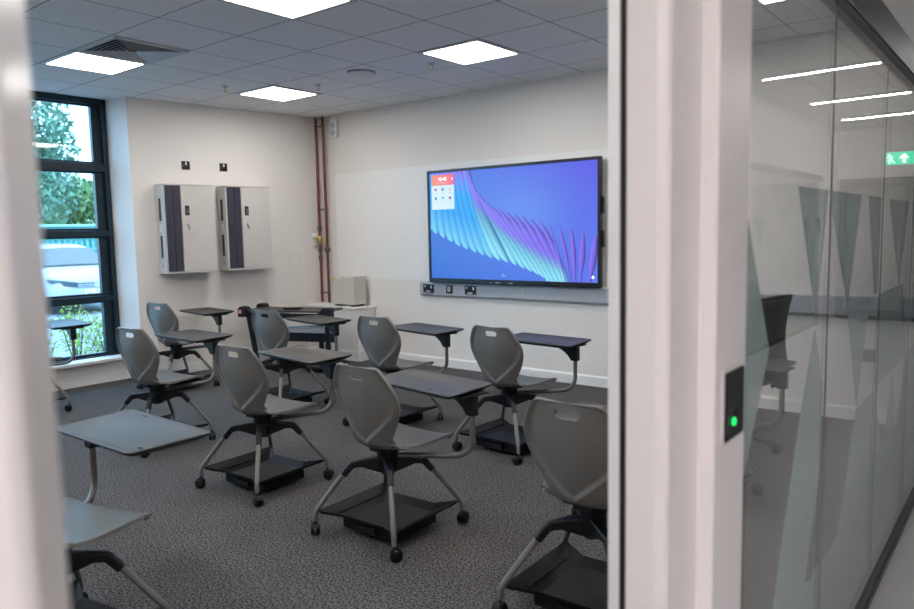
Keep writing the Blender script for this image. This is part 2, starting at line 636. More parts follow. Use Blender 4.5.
joint_m = mat('clear_grey_joint', (0.12, 0.12, 0.12), 0.4, var=0.05)
joints = [-1.652, -0.912, -0.045, 0.78, 1.70, YS]
films = {
    0: [[(-1.652, 1.50), (-1.458, 1.168), (-1.652, 0.88)],
        [(-1.240, 1.545), (-0.918, 1.545), (-1.018, 1.192)],
        [(-1.026, 1.165), (-0.918, 0.99), (-0.918, 0.715), (-1.069, 0.455), (-0.990, 0.435), (-0.918, 0.45), (-0.918, 0.05), (-1.52, 0.05), (-1.43, 0.40), (-1.18, 0.92)]],
    1: [[(-0.906, 1.545), (-0.427, 1.545), (-0.603, 1.185)],
        [(-0.600, 1.182), (-0.205, 1.182), (-0.395, 0.823)],
        [(-0.050, 0.812), (-0.392, 0.812), (-0.470, 0.713), (-0.556, 0.547), (-0.654, 0.436), (-0.906, 0.436), (-0.906, 0.05), (-0.050, 0.05)],
        [(-0.300, 1.545), (-0.050, 1.545), (-0.050, 1.19), (-0.12, 1.19)]],
    2: [[(0.145, 1.545), (0.672, 1.545), (0.474, 1.18)],
        [(-0.039, 1.18), (0.586, 1.18), (0.774, 0.83), (-0.039, 0.825)],
        [(-0.039, 0.80), (0.20, 0.52), (0.391, 0.811), (0.55, 0.50), (0.774, 0.80), (0.774, 0.05), (-0.039, 0.05)]],
    3: [[(0.786, 1.545), (1.30, 1.545), (1.05, 1.19)], [(0.786, 0.845), (1.69, 0.845), (1.69, 0.05), (0.786, 0.05)]],
    4: [[(1.72, 1.545), (2.40, 1.545), (2.1, 1.19)], [(1.72, 0.845), (YS - 0.02, 0.845), (YS - 0.02, 0.05), (1.72, 0.05)]],
}
for i in range(5):
    y0, y1 = joints[i] + 0.003, joints[i + 1] - 0.003
    g = MB().box(2.194, 2.204, y0, y1, 0.040, 2.06).build('window_%d' % (i + 2), glass_m)
    struct(g, 'clear glass partition panel')
    MB().box(2.197, 2.201, y1, y1 + 0.005, 0.045, 2.055).build('joint_strip', joint_m, g)
    fm = MB()
    for poly in films[i]:
        fm.prism(poly, 2.1915, 2.1932, 'x')
    fm.build('frosted_film', film_m, g)

# --- corridor beyond and behind
XO = 4.20
struct(MB().box(XO, XO + 0.12, -7.0, 9.6, 2.14, H).build('wall_corridor_right', corr_wall_m))
struct(MB().box(XO, XO + 0.12, -7.0, 0.2, 0, 2.14).build('wall_corridor_right_front', corr_wall_m))
struct(MB().box(XO, XO + 0.12, 8.35, 9.6, 0, 2.14).build('wall_corridor_right_end', corr_wall_m))
struct(MB().box(2.05, 4.35, -7.12, -7.0, 0, H).build('wall_corridor_back', corr_wall_m))
struct(MB().box(XO + 0.9, XO + 1.0, 0.0, 8.6, 0, H).build('wall_office', corr_wall_m))
struct(MB().box(XO + 0.12, XO + 1.0, 0.0, 8.6, -0.1, 0).build('floor_office', carpet_m))
struct(MB().box(XO + 0.12, XO + 1.0, 0.0, 8.6, 2.7, 2.8).build('ceiling_office', ctiles_m))
struct(MB().box(XO + 0.12, XO + 0.9, 0.0, 0.1, 0, 2.7).build('wall_office_front', corr_wall_m))
struct(MB().box(XO + 0.12, XO + 0.9, 8.5, 8.6, 0, 2.7).build('wall_office_end', corr_wall_m))
struct(MB().box(XO + 0.02, XO + 0.07, 0.2, 8.35, 2.07, 2.14).build('trim_4', rail_m))
struct(MB().box(XO + 0.02, XO + 0.07, 0.2, 8.35, 0, 0.045).build('trim_5', rail_m))
yj = 0.2
k = 7
while yj < 8.3:
    y1 = min(8.35, yj + 0.98)
    g = MB().box(XO + 0.035, XO + 0.045, yj + 0.003, y1 - 0.003, 0.045, 2.07).build('window_%d' % k, glass_m)
    struct(g, 'glass panel across the corridor')
    fm = MB()
    a = 0.1 + 0.07 * (k % 3)
    fm.prism([(yj + a, 1.545), (yj + a + 0.5, 1.545), (yj + a + 0.25, 1.19)], XO + 0.031, XO + 0.033, 'x')
    fm.prism([(yj + 0.02, 0.82), (y1 - 0.02, 0.82), (y1 - 0.02, 0.05), (yj + 0.02, 0.05)], XO + 0.031, XO + 0.033, 'x')
    fm.build('frosted_film', film_m, g)
    yj = y1
    k += 1
struct(MB().box(XO + 0.84, XO + 0.9, 5.6, 6.5, 0, 2.1).build('door_2', beige_m), 'pale timber door')
# glazed screen at the far end of the corridor
struct(MB().box(2.05, 4.35, 9.6, 9.72, 0, H).build('wall_corridor_end', dark_m))
struct(MB().box(2.2, 4.2, 9.25, 9.35, 2.12, H).build('wall_corridor_end_head', corr_wall_m))
e = bpy.data.objects.new('door_3', None)
COL.objects.link(e)
struct(e, 'glazed double door at the end of the corridor')
for (x0, x1) in ((2.22, 3.18), (3.22, 4.18)):
    q = MB()
    q.box(x0, x0 + 0.09, 9.27, 9.32, 0, 2.1)
    q.box(x1 - 0.09, x1, 9.27, 9.32, 0, 2.1)
    q.box(x0, x1, 9.27, 9.32, 2.0, 2.1)
    q.box(x0, x1, 9.27, 9.32, 0, 0.15)
    lf = q.build('door_leaf', rail_m, e, bevel=0.003)
    MB().box(x0 + 0.09, x1 - 0.09, 9.29, 9.30, 0.15, 2.0).build('door_glass', glass_m, lf)
    MB().tube([(x0 + 0.14, 9.22, 0.8), (x0 + 0.14, 9.22, 1.4)], 0.015).build('door_handle', chrome_m, lf)


# ------------------------------------------------------------------ lamps
def led_panel(x0, y0, label, m=None):
    o = thing('ceiling_light', label, 'ceiling light', (x0 + 0.3, y0 + 0.3, H), 0, 'square lit panels in the ceiling')
    q = MB()
    t_ = 0.034
    for (a0, a1, c0, c1) in ((-0.3, 0.3, -0.3, -0.3 + t_), (-0.3, 0.3, 0.3 - t_, 0.3), (-0.3, -0.3 + t_, -0.3 + t_, 0.3 - t_), (0.3 - t_, 0.3, -0.3 + t_, 0.3 - t_)):
        q.box(a0, a1, c0, c1, -0.012, 0.0)
    q.build('light_frame', tile_edge_m, o, bevel=0.002)
    MB().box(-0.266, 0.266, -0.266, 0.266, -0.006, -0.001).build('diffuser', m or panel_m, o)


LP = [(-1.2, -0.6, 'lit square ceiling panel at the top edge, nearest and largest'),
      (-3.6, -0.6, 'lit square ceiling panel beside the louvred vent, by the window'),
      (-3.6, 1.2, 'small lit square ceiling panel above the wall cabinets and pipes'),
      (-1.2, 1.2, 'lit square ceiling panel above the wide wall screen'),
      (1.2, 1.2, 'ceiling panel seen through the glass beside the door frame'),
      (1.2, -0.6, 'ceiling panel just inside the glass partition, out of view'),
      (-3.6, -2.4, 'ceiling panel near the window, behind the left door post'),
      (-1.2, -2.4, 'ceiling panel above the near left chair, out of view'),
      (0.9, -2.4, 'ceiling panel just inside the doorway, out of view'),
      (-3.6, -4.2, 'ceiling panel in the rear window corner, out of view'),
      (-1.2, -4.2, 'ceiling panel at the rear wall, out of view')]
for x0, y0, lb in LP:
    led_panel(x0, y0, lb)
for y0, lb in ((-3.9, 'added fill light panel over the doorway, out of view'), (-5.4, 'added fill light panel behind the doorway, out of view'), (-6.6, 'added fill light panel at the closed end of the corridor, out of view')):
    led_panel(3.1, y0, lb, cfill_m)  # unseen panels, added only to brighten the door frame and corridor

SL = [(4.1, 'nearest full corridor strip light mirrored in the glass'), (5.95, 'middle corridor strip light mirrored in the glass'),
      (7.65, 'farthest corridor strip light mirrored in the glass')]
for y0, lb in SL:
    o = thing('strip_light', lb, 'ceiling light', (3.36, y0, H), R(3), 'linear lights in the corridor ceiling')
    MB().box(-0.50, 0.50, -0.030, 0.030, -0.035, 0.0).build('light_housing', white_m, o, bevel=0.003)
    MB().box(-0.48, 0.48, -0.014, 0.014, -0.040, -0.0345).build('diffuser', strip_m, o)

# supply air vent
o = thing('ceiling_vent', 'square louvred air vent in the ceiling beside the window light', 'ceiling vent', (-2.7, -0.3, H))
q = MB()
for (a0, a1, c0, c1) in ((-0.29, 0.29, -0.29, -0.265), (-0.29, 0.29, 0.265, 0.29), (-0.29, -0.265, -0.265, 0.265), (0.265, 0.29, -0.265, 0.265)):
    q.box(a0, a1, c0, c1, -0.014, 0.0)
q.build('vent_frame', louvre_m, o, bevel=0.002)
MB().box(-0.27, 0.27, -0.27, 0.27, -0.001, -0.0005).build('vent_backing', slot_m, o)
for sgn_ax in range(4):
    q = MB()
    Mz = Matrix.Rotation(sgn_ax * math.pi / 2, 4, 'Z')
    for kk in range(7):
        rr = 0.04 + kk * 0.034
        q.add([(-rr - 0.004, -rr, -0.002), (rr + 0.004, -rr, -0.002), (rr + 0.020, -rr - 0.016, -0.015), (-rr - 0.020, -rr - 0.016, -0.015)], [(0, 1, 2, 3)], 0, Mz)
    q.build('louvre_bank', louvre_m, o, solid=0.002)

# sprinklers, detector, access point
for (x, y, lb) in ((-1.36, 1.56, 'small sprinkler head in the ceiling left of the screen light'),
                   (-3.36, 0.93, 'small sprinkler head in the ceiling above the left cabinet'),
                   (-2.70, 1.49, 'faint sprinkler head in the ceiling above the pipes')):
    o = thing('sprinkler', lb, 'sprinkler', (x, y, H), 0, 'sprinkler heads in the ceiling')
    MB().lathe([(0.030, 0.0), (0.028, -0.008), (0.012, -0.010), (0.010, -0.020)], 14).build('rosette', tile_edge_m, o, 50)
    q = MB()
    q.tube([(-0.010, 0, -0.015), (-0.014, 0, -0.035), (-0.006, 0, -0.05)], 0.0025, 6)
    q.tube([(0.010, 0, -0.015), (0.014, 0, -0.035), (0.006, 0, -0.05)], 0.0025, 6)
    q.lathe([(0.016, -0.050), (0.016, -0.053)], 12)
    q.build('deflector', brass_m, o)
o = thing('access_point', 'round white dome on the ceiling left of the screen light', 'wireless access point', (-2.03, 1.41, H))
MB().lathe([(0.115, 0.0), (0.118, -0.016), (0.10, -0.036), (0.05, -0.048), (0.0, -0.050)], 36).build('dome', white_m, o, 50)
MB().lathe([(0.122, 0.0), (0.122, -0.006)], 36).build('base_plate', rail_m, o, 50)
o = thing('smoke_detector', 'round smoke detector on the corridor ceiling, mirrored in the glass', 'smoke detector', (3.38, 2.50, H))
MB().lathe([(0.055, 0.0), (0.055, -0.02), (0.045, -0.035), (0.0, -0.045)], 24).build('detector_body', white_m, o, 50)

# exit sign hanging in the corridor (seen mirrored)
o = thing('exit_sign', 'green lit exit sign with white arrow and running figure, mirrored in the glass', 'exit sign', (3.10, 8.0, 2.29))
MB().box(-0.30, 0.30, -0.012, 0.012, -0.095, 0.095).build('sign_body', white_m, o, bevel=0.003)
MB().box(-0.285, 0.285, -0.0145, -0.0125, -0.08, 0.08).build('sign_face', green_m, o)
q = MB()
q.prism([(x_ + 0.215, z_) for x_, z_ in ((-0.135, 0.062), (-0.195, 0.0), (-0.165, 0.0), (-0.150, 0.016), (-0.150, -0.062), (-0.120, -0.062), (-0.120, 0.016), (-0.105, 0.0), (-0.075, 0.0))], -0.0165, -0.015, 'y')
q.build('arrow', exitwhite_m, o)
q = MB()
q.box(-0.24, -0.15, -0.0165, -0.015, -0.068, 0.066)
q.build('doorway_symbol', exitwhite_m, o)
q = MB()
q.tube([(0.185, -0.017, -0.06), (0.215, -0.017, -0.03), (0.225, -0.017, 0.0), (0.245, -0.017, 0.03)], 0.008, 6)
q.tube([(0.225, -0.017, 0.0), (0.250, -0.017, -0.02), (0.245, -0.017, -0.06)], 0.008, 6)
q.tube([(0.205, -0.017, 0.02), (0.245, -0.017, 0.03), (0.270, -0.017, 0.01)], 0.006, 6)
q.lathe([(0.012, -0.001), (0.012, 0.001)], 12, 0, Matrix.Translation((0.250, -0.016, 0.05)) @ Matrix.Rotation(R(90), 4, 'X'))
q.build('running_figure', exitwhite_m, o)
for sx in (-0.25, 0.25):
    MB().tube([(sx, 0, 0.095), (sx, 0, H - 2.29)], 0.003, 6).build('hanger', rail_m, o)

# door access reader on the frame
o = thing('access_reader', 'black card reader with glowing green light on the white door frame', 'card reader', (2.2002, -1.740, 1.103))
MB().box(0, 0.004, -0.058, 0.058, -0.075, 0.075).build('back_plate', frame_m, o, bevel=0.002)
MB().box(0.003, 0.010, -0.052, 0.052, -0.068, 0.068).build('reader_body', black_m, o, bevel=0.004)
MB().lathe([(0.019, 0.0), (0.017, 0.003)], 20, 0, Matrix.Translation((0.0095, 0.006, -0.030)) @ Matrix.Rotation(R(90), 4, 'Y')).build('sensor_ring', black_m, o, 40)
MB().lathe([(0.0085, 0.0), (0.007, 0.003)], 16, 0, Matrix.Translation((0.0115, -0.018, -0.032)) @ Matrix.Rotation(R(90), 4, 'Y')).build('green_light', led_m, o, 40)

# ------------------------------------------------------------------ wide screen
TX0, TX1, TZ0, TZ1 = -2.412, -0.395, 0.922, 2.090
TY = 2.695
TWd, THt = TX1 - TX0, TZ1 - TZ0
o = thing('wall_screen', 'wide wall-mounted touch screen showing blue and purple feather picture', 'screen', (TX0, TY, TZ0))
o['category'] = 'display screen'
q = MB()
bw = 0.026
q.box(0, TWd, 0.001, 0.040, 0, THt)
q.box(0.05, TWd - 0.05, 0.040, 0.062, 0.05, THt - 0.05)
q.box(0, TWd, -0.010, 0.001, 0, bw + 0.018)
q.box(0, TWd, -0.010, 0.001, THt - bw, THt)
q.box(0, bw, -0.010, 0.001, bw + 0.018, THt - bw)
q.box(TWd - bw, TWd, -0.010, 0.001, bw + 0.018, THt - bw)
q.build('bezel', bezel_m, o, bevel=0.003)
MB().box(0.2, TWd - 0.2, 0.062, 0.091, 0.25, THt - 0.25).build('wall_mount', blackm_m, o)
for zc in (0.74, 0.44):
    MB().box(TWd, TWd + 0.018, 0.012, 0.045, zc - 0.075, zc + 0.075).build('pen_holder', black_m, o, bevel=0.006)
for xx, ww in ((1.02, 0.05), (0.80, 0.02), (0.86, 0.06)):
    MB().box(xx, xx + ww, -0.0115, -0.0095, 0.014, 0.020).build('indicator_mark', trunk_m, o)
SX0, SX1, SZ0, SZ1 = bw + 0.002, TWd - bw - 0.002, bw + 0.020, THt - bw - 0.002
SW, SH = SX1 - SX0, SZ1 - SZ0


def lin(c):
    return tuple(((x / 255) / 12.92 if x / 255 <= 0.04045 else ((x / 255 + 0.055) / 1.055) ** 2.4) for x in c)


def lerp(a, b, t):
    return tuple(x + (y - x) * t for x, y in zip(a, b))


def uvp(u, v, lay=0):
    u = min(max(u, 0), 1)
    v = min(max(v, 0), 1)
    return (SX0 + u * SW, -0.0004 - lay * 0.00002, SZ1 - v * SH)


sc_ = MB()
# background gradient
NX, NZ = 16, 12
c_tl, c_tr, c_bl, c_br = lin((66, 112, 212)), lin((88, 88, 226)), lin((50, 108, 206)), lin((88, 122, 236))
c_mid = lin((104, 144, 236))
vs, fs, cs = [], [], []
for j in range(NZ + 1):
    for i in range(NX + 1):
        u, v = i / NX, j / NZ
        c = lerp(lerp(c_tl, c_tr, u), lerp(c_bl, c_br, u), v)
        m_ = math.exp(-((u - 0.62) ** 2 / 0.06 + (v - 0.42) ** 2 / 0.10))
        c = lerp(c, c_mid, m_ * 0.7)
        vs.append(uvp(u, v))
        cs.append(c)
for j in range(NZ):
    for i in range(NX):
        a = j * (NX + 1) + i
        fs.append((a, a + 1, a + NX + 2, a + NX + 1))
sc_.add(vs, fs, 0, None, cs)


# feathers: (top, control, bottom) in screen uv; drawn left to right
def scr(x, y):
    """zoomed reading of the photo (screen corners 70..672) -> uv"""
    u = (x - 70) / 602.0
    top = 117 - 47 * u
    bot = 497 + 16 * u
    return (u * 7.72 / ((1 - u) * 6.465 + u * 7.72), (y - top) / (bot - top))


tops = [(60, 60), (75, 70), (92, 90), (108, 100), (124, 105), (140, 108), (155, 108), (170, 108), (184, 107), (200, 106), (212, 125), (222, 152),
        (236, 182), (252, 205), (270, 222), (290, 234), (314, 244), (342, 254), (370, 263), (400, 272), (430, 280), (463, 288),
        (497, 295), (535, 303), (577, 314), (620, 327), (665, 343)]
bots = [(62, 300), (72, 322), (90, 336), (117, 351), (145, 366), (172, 381), (200, 393), (230, 405), (258, 415), (287, 425), (316, 433), (345, 441),
        (375, 451), (405, 463), (432, 474), (458, 486), (482, 499), (500, 506), (514, 510), (530, 510), (545, 510), (556, 510),
        (556, 510), (574, 510), (590, 510), (608, 510), (642, 510)]
wid = [20] * 10 + [17, 15, 14, 14, 14, 14, 14, 14, 14, 14, 13, 10, 4, 7, 9, 11, 13]
blue_hi, blue_lo = lin((36, 170, 245)), lin((20, 70, 190))
cy_hi, cy_lo = lin((150, 235, 250)), lin((30, 130, 205))
pu_hi, pu_lo = lin((140, 118, 246)), lin((58, 58, 180))
teal = lin((20, 120, 180))
NB = len(tops)
NS = 22
order = list(range(NB))
for k in order:
    t0 = Vector(scr(*tops[k]))
    b0_ = Vector(scr(*bots[k]))
    hw = wid[k] / 602.0
    mid = (t0 + b0_) / 2
    dv = b0_ - t0
    bend = 0.0 if k >= 22 else (0.03 if k < 10 else 0.035)
    ctrl = mid + Vector((-dv.y, dv.x)).normalized() * bend * (1 if k < 12 else -0.6)
    vs, fs, cs = [], [], []
    for i in range(NS + 1):
        t = i / NS
        c = t0 * (1 - t) ** 2 + ctrl * 2 * t * (1 - t) + b0_ * t * t
        tg = ((ctrl - t0) * (1 - t) + (b0_ - ctrl) * t).normalized()
        nr = Vector((-tg.y, tg.x))
        if k < 10:
            wv = hw * (0.9 if t < 0.7 else 0.9 if t < 0.86 else math.sqrt(max(0.0, 1 - ((t - 0.86) / 0.14) ** 2)) * 0.9)
        elif k < 22:
            wv = hw * (math.sin(math.pi * min(1, t * 2.2 + 0.12) / 2) if t < 0.4 else 1.0)
            if b0_.y < 0.985:
                wv *= math.sqrt(max(0.0, 1 - max(0, (t - 0.85) / 0.15) ** 2))
        else:
            wv = hw * math.sin(math.pi * min(1.0, t * 1.15 + 0.03) * 0.9) ** 0.7
        for s_, e_ in ((-1, 0), (-0.3, 1), (0.55, 2), (1, 3)):
            p = c + nr * wv * s_
            if k >= 22:
                hi, lo = pu_hi, pu_lo
            elif k < 10:
                hi = lerp(lerp(pu_hi, blue_hi, min(1, t * 3.5)), cy_hi, max(0, t - 0.55) * 1.7)
                lo = lerp(lerp(pu_lo, blue_lo, min(1, t * 3.5)), cy_lo, max(0, t - 0.55) * 1.7)
            else:
                q_ = (k - 10) / 12.0
                edge = min(1, max(0, (t - 0.16 - 0.5 * q_) * 4.0))
                hi = lerp(pu_hi, lerp(teal, cy_hi, min(1, max(0, t - 0.15 - 0.1 * q_) * 1.4)), edge)
                lo = lerp(pu_lo, lerp(lin((10, 60, 130)), cy_lo, max(0, t - 0.3) * 1.4), edge)
            cs.append([tuple(0.45 * z_ for z_ in lo), lerp(lo, hi, 0.55), hi, lerp(hi, lo, 0.55)][e_])
            vs.append(uvp(p.x, p.y, 1 + k))
    for i in range(NS):
        for j in range(3):
            a = i * 4 + j
            fs.append((a, a + 1, a + 5, a + 4))
    sc_.add(vs, fs, 0, None, cs)


def urect(u0, v0, u1, v1, lay, ca, cb=None):
    cb = cb or ca
    sc_.add([uvp(u0, v0, lay), uvp(u1, v0, lay), uvp(u1, v1, lay), uvp(u0, v1, lay)], [(0, 1, 2, 3)], 0, None, [ca, cb, cb, ca])


# launcher window top left of the picture
urect(0.014, 0.018, 0.168, 0.118, 40, lin((238, 140, 92)), lin((238, 92, 120)))
urect(0.014, 0.118, 0.168, 0.345, 40, lin((214, 236, 250)), lin((208, 228, 248)))
icons = [(0.042, 0.158, (190, 60, 110)), (0.091, 0.158, (50, 100, 210)), (0.140, 0.158, (214, 196, 90)),
         (0.042, 0.240, (60, 110, 160)), (0.091, 0.236, (40, 180, 230)), (0.140, 0.240, (110, 60, 90))]
for (u, v, c) in icons:
    urect(u - 0.007, v - 0.012, u + 0.007, v + 0.012, 42, lin(c))
    urect(u - 0.012, v + 0.030, u + 0.012, v + 0.034, 42, lin((170, 180, 200)))
urect(0.150, 0.052, 0.160, 0.072, 42, lin((255, 240, 240)))
urect(0.052, 0.095, 0.13, 0.099, 42, lin((255, 210, 200)))
urect(0.46, 0.962, 0.49, 0.966, 42, lin((210, 225, 250)))
urect(0.472, 0.945, 0.477, 0.952, 42, lin((210, 225, 250)))
so = sc_.build('screen', screen_m, o)
tm = mat('lit_screen_text', (0.9, 0.9, 0.9), 0.5, emit=(1, 1, 1), estr=1.0, var=0.01)
text('10:48', 0.054, 'clock_text', tm, o, (SX0 + 0.088 * SW, -0.0018, SZ1 - 0.062 * SH), (R(90), 0, 0), 0.0002)
MB().lathe([(0.013, 0), (0.013, 0.0005)], 14, 0, Matrix.Translation((SX0 + 0.977 * SW, -0.002, SZ1 - 0.955 * SH)) @ Matrix.Rotation(R(90), 4, 'X')).build('round_button', tm, o)

# trunking below it with sockets
o = thing('cable_trunking', 'long grey wall trunking running below the screen', 'trunking', (0, YS, 0))
MB().prism([(-0.0005, 0.765), (-0.022, 0.765), (-0.048, 0.787), (-0.048, 0.912), (-0.030, 0.922), (-0.0005, 0.922)], -2.60, 2.04, 'x').build('trunking_body', trunk_m, o, bevel=0.002)
MB().box(-1.27, -1.262, -0.0495, -0.047, 0.787, 0.912).build('joint_cover', cab_m, o)
MB().box(0.9, 0.908, -0.0495, -0.047, 0.787, 0.912).build('joint_cover', cab_m, o)
for (xc, kind, lb) in ((-2.47, 0, 'black socket on the grey trunking, leftmost of the three'), (-2.18, 1, 'narrow black plate with grey keys on the trunking, middle one'),
                       (-1.90, 0, 'black socket on the grey trunking, rightmost of the three')):
    o = thing('wall_socket' if kind == 0 else 'control_plate', lb, 'socket' if kind == 0 else 'control plate', (xc, YS - 0.0485, 0.848), 0)
    hw = 0.072 if kind == 0 else 0.042
    MB().box(-hw, hw, -0.010, 0, -0.044, 0.044).build('face_plate', black_m, o, bevel=0.003)
    if kind == 0:
        MB().box(-0.05, -0.036, -0.013, -0.010, 0.016, 0.032).build('switch', white_m, o)
        MB().box(0.036, 0.050, -0.013, -0.010, 0.004, 0.032).build('switch', white_m, o)
        MB().box(-0.032, 0.028, -0.012, -0.010, -0.036, -0.022).build('cable_entry', cab_m, o)
    else:
        for i in range(2):
            for j in range(3):
                MB().box(-0.020 + i * 0.021, -0.003 + i * 0.021, -0.013, -0.010, -0.022 + j * 0.018, -0.008 + j * 0.018).build('key_button', cab_m, o)
o = thing('wall_socket', 'dark socket low on the screen wall, seen through the glass partition', 'socket', (1.70, YS - 0.0005, 0.49))
MB().box(-0.07, 0.07, -0.012, 0, -0.045, 0.045).build('face_plate', dark_m, o, bevel=0.003)
for sx in (-0.035, 0.035):
    MB().box(sx - 0.008, sx + 0.008, -0.015, -0.012, 0.01, 0.03).build('switch', black_m, o)

# ------------------------------------------------------------------ cabinet wall
for n_, (s0, s1, lb) in enumerate(((-2.02, -1.475, 'grey steel charging cabinet with slate strip, nearer the window'),
                                   (-1.345, -0.815, 'grey steel charging cabinet with slate strip, nearer the pipes'))):
    wd = s1 - s0
    c0 = cw(s0, 0.001, 0)
    # local frame: x along the wall (towards the corner), -y into the room
    o = thing('wall_cabinet', lb, 'wall cabinet', (c0.x, c0.y, 1.085), CANG + math.pi / 2, 'charging cabinets on the left wall')
    D = 0.205
    q = MB()
    q.box(0, wd, -D + 0.012, 0, 0, 0.905)
    q.build('cabinet_body', cabedge_m, o, bevel=0.004)
    q = MB()
    q.box(-0.004, wd + 0.004, -D - 0.006, 0, 0.897, 0.909)
    q.build('top_edge', cab_m, o, bevel=0.002)
    MB().box(-0.004, wd + 0.004, -D - 0.006, 0, -0.004, 0.010).build('bottom_edge', cab_m, o, bevel=0.002)
    q = MB()
    q.box(0.018, 0.093, -D - 0.003, -D + 0.012, 0.018, 0.892)
    q.box(0.097, 0.172, -D - 0.003, -D + 0.012, 0.018, 0.892)
    st = q.build('slate_strip', slate_m, o, bevel=0.002)
    text('zioxi', 0.085, 'vertical_lettering', slate2_m, st, (0.056, -D - 0.0035, 0.42), (R(90), R(90), 0), 0.0004)
    dr = MB().box(0.178, wd - 0.004, -D - 0.004, -D + 0.012, 0.016, 0.893).build('cabinet_door', cab_m, o, bevel=0.003)
    q = MB().box(0.215, 0.262, -D - 0.008, -D - 0.004, 0.590, 0.690)
    q.build('recessed_handle', black_m, dr, bevel=0.004)
    MB().box(0.231, 0.248, -D - 0.011, -D - 0.0075, 0.605, 0.672).build('latch', dark_m, dr, bevel=0.002)
    q = MB().lathe([(0.010, 0), (0.010, 0.006)], 14, 0, Matrix.Translation((0.238, -D - 0.004, 0.492)) @ Matrix.Rotation(R(90), 4, 'X'))
    q.build('lock', chrome_m, dr)
    q = MB()
    q.box(0.232, 0.242, -D - 0.022, -D - 0.010, 0.455, 0.497)
    q.box(0.246, 0.254, -D - 0.020, -D - 0.014, 0.435, 0.480)
    q.build('key', chrome_m, dr, bevel=0.001)
    for (z0, z1) in ((0.535, 0.765), (0.155, 0.385)):
        vq = MB().box(-0.002, 0.0, -0.130, -0.080, z0, z1)
        vo = vq.build('side_vent', black_m, o)
        for i in range(9):
            zc = z0 + 0.012 + i * (z1 - z0 - 0.02) / 9
            MB().box(-0.0035, -0.0015, -0.127, -0.083, zc, zc + 0.005).build('vent_slat', dark_m, vo)
    MB().box(-0.0015, 0.0, -0.135, -0.075, 0.425, 0.500).build('rating_label', white_m, o)
    MB().box(-0.0025, 0.0, -0.112, -0.092, 0.062, 0.088).build('power_lamp', mat('orange_lamp', (0.25, 0.10, 0.04), 0.4, var=0.05), o)
for sc0, lb in ((-1.675, 'black isolator switch on the wall above the left cabinet'), (-1.248, 'black isolator switch on the wall above the right cabinet')):
    c0 = cw(sc0, 0.0005, 2.205)
    o = thing('wall_switch', lb, 'wall switch', c0, CANG + math.pi / 2, 'isolator switches above the cabinets')
    MB().box(-0.043, 0.043, -0.011, 0, -0.043, 0.043).build('face_plate', black_m, o, bevel=0.003)
    MB().box(-0.008, 0.008, -0.015, -0.011, 0.004, 0.034).build('rocker', white_m, o)
    MB().box(-0.030, -0.022, -0.0125, -0.011, -0.02, 0.02).build('rocker', dark_m, o)
c0 = cw(-0.365, 0.0005, 1.195)
o = thing('inspection_hatch', 'small square white inspection hatch on the left wall by the pipes', 'hatch', c0, CANG + math.pi / 2)
MB().box(-0.085, 0.085, -0.006, 0, -0.095, 0.095).build('panel_frame', trim_m, o, bevel=0.002)
MB().box(-0.068, 0.068, -0.009, -0.006, -0.078, 0.078).build('panel_door', wall_m, o, bevel=0.002)
MB().box(0.045, 0.053, -0.011, -0.009, -0.006, 0.006).build('latch', dark_m, o)

# boxed-in pipework cupboard in the corner
o = thing('boxed_cupboard', 'low white boxed cupboard in the corner under the pipes', 'cupboard', (-4.24, 2.49, 0))
MB().box(0.0, 0.90, 0.012, 0.299, 0.0, 0.595).build('cupboard_body', trim_m, o, bevel=0.002)
MB().box(0.0, 0.925, -0.010, 0.299, 0.595, 0.617).build('cupboard_top', trim_m, o, bevel=0.003)
MB().box(0.0, 0.916, -0.004, 0.299, 0.0, 0.115).build('skirting', trim_m, o, bevel=0.004)
MB().box(0.020, 0.86, 0.006, 0.012, 0.125, 0.585).build('front_panel', board_m, o, bevel=0.002)
for zc in (0.16, 0.555):
    MB().lathe([(0.007, 0), (0.006, 0.002)], 10, 0, Matrix.Translation((0.84, 0.006, zc)) @ Matrix.Rotation(R(90), 4, 'X')).build('screw_cap', cab_m, o)
o = thing('heater_box', 'beige steel box with yellow sticker standing on the corner cupboard', 'electrical box', (-3.80, 2.535, 0.618))
MB().box(0, 0.375, 0, 0.20, 0.022, 0.345).build('box_body', heater_m, o, bevel=0.006)
for xc in (0.03, 0.30):
    MB().box(xc, xc + 0.05, 0.02, 0.18, 0, 0.022).build('foot', black_m, o)
MB().box(0.035, 0.075, -0.0015, 0, 0.310, 0.335).build('yellow_sticker', yellow_m, o)
MB().box(0.10, 0.17, -0.0015, 0, 0.318, 0.332).build('label_strip', white_m, o)
MB().box(0.24, 0.28, -0.0015, 0, 0.322, 0.332).build('label_strip', white_m, o)
MB().lathe([(0.006, 0), (0.006, 0.003)], 10, 0, Matrix.Translation((0.02, 0, 0.04)) @ Matrix.Rotation(R(90), 4, 'X')).build('screw', chrome_m, o)

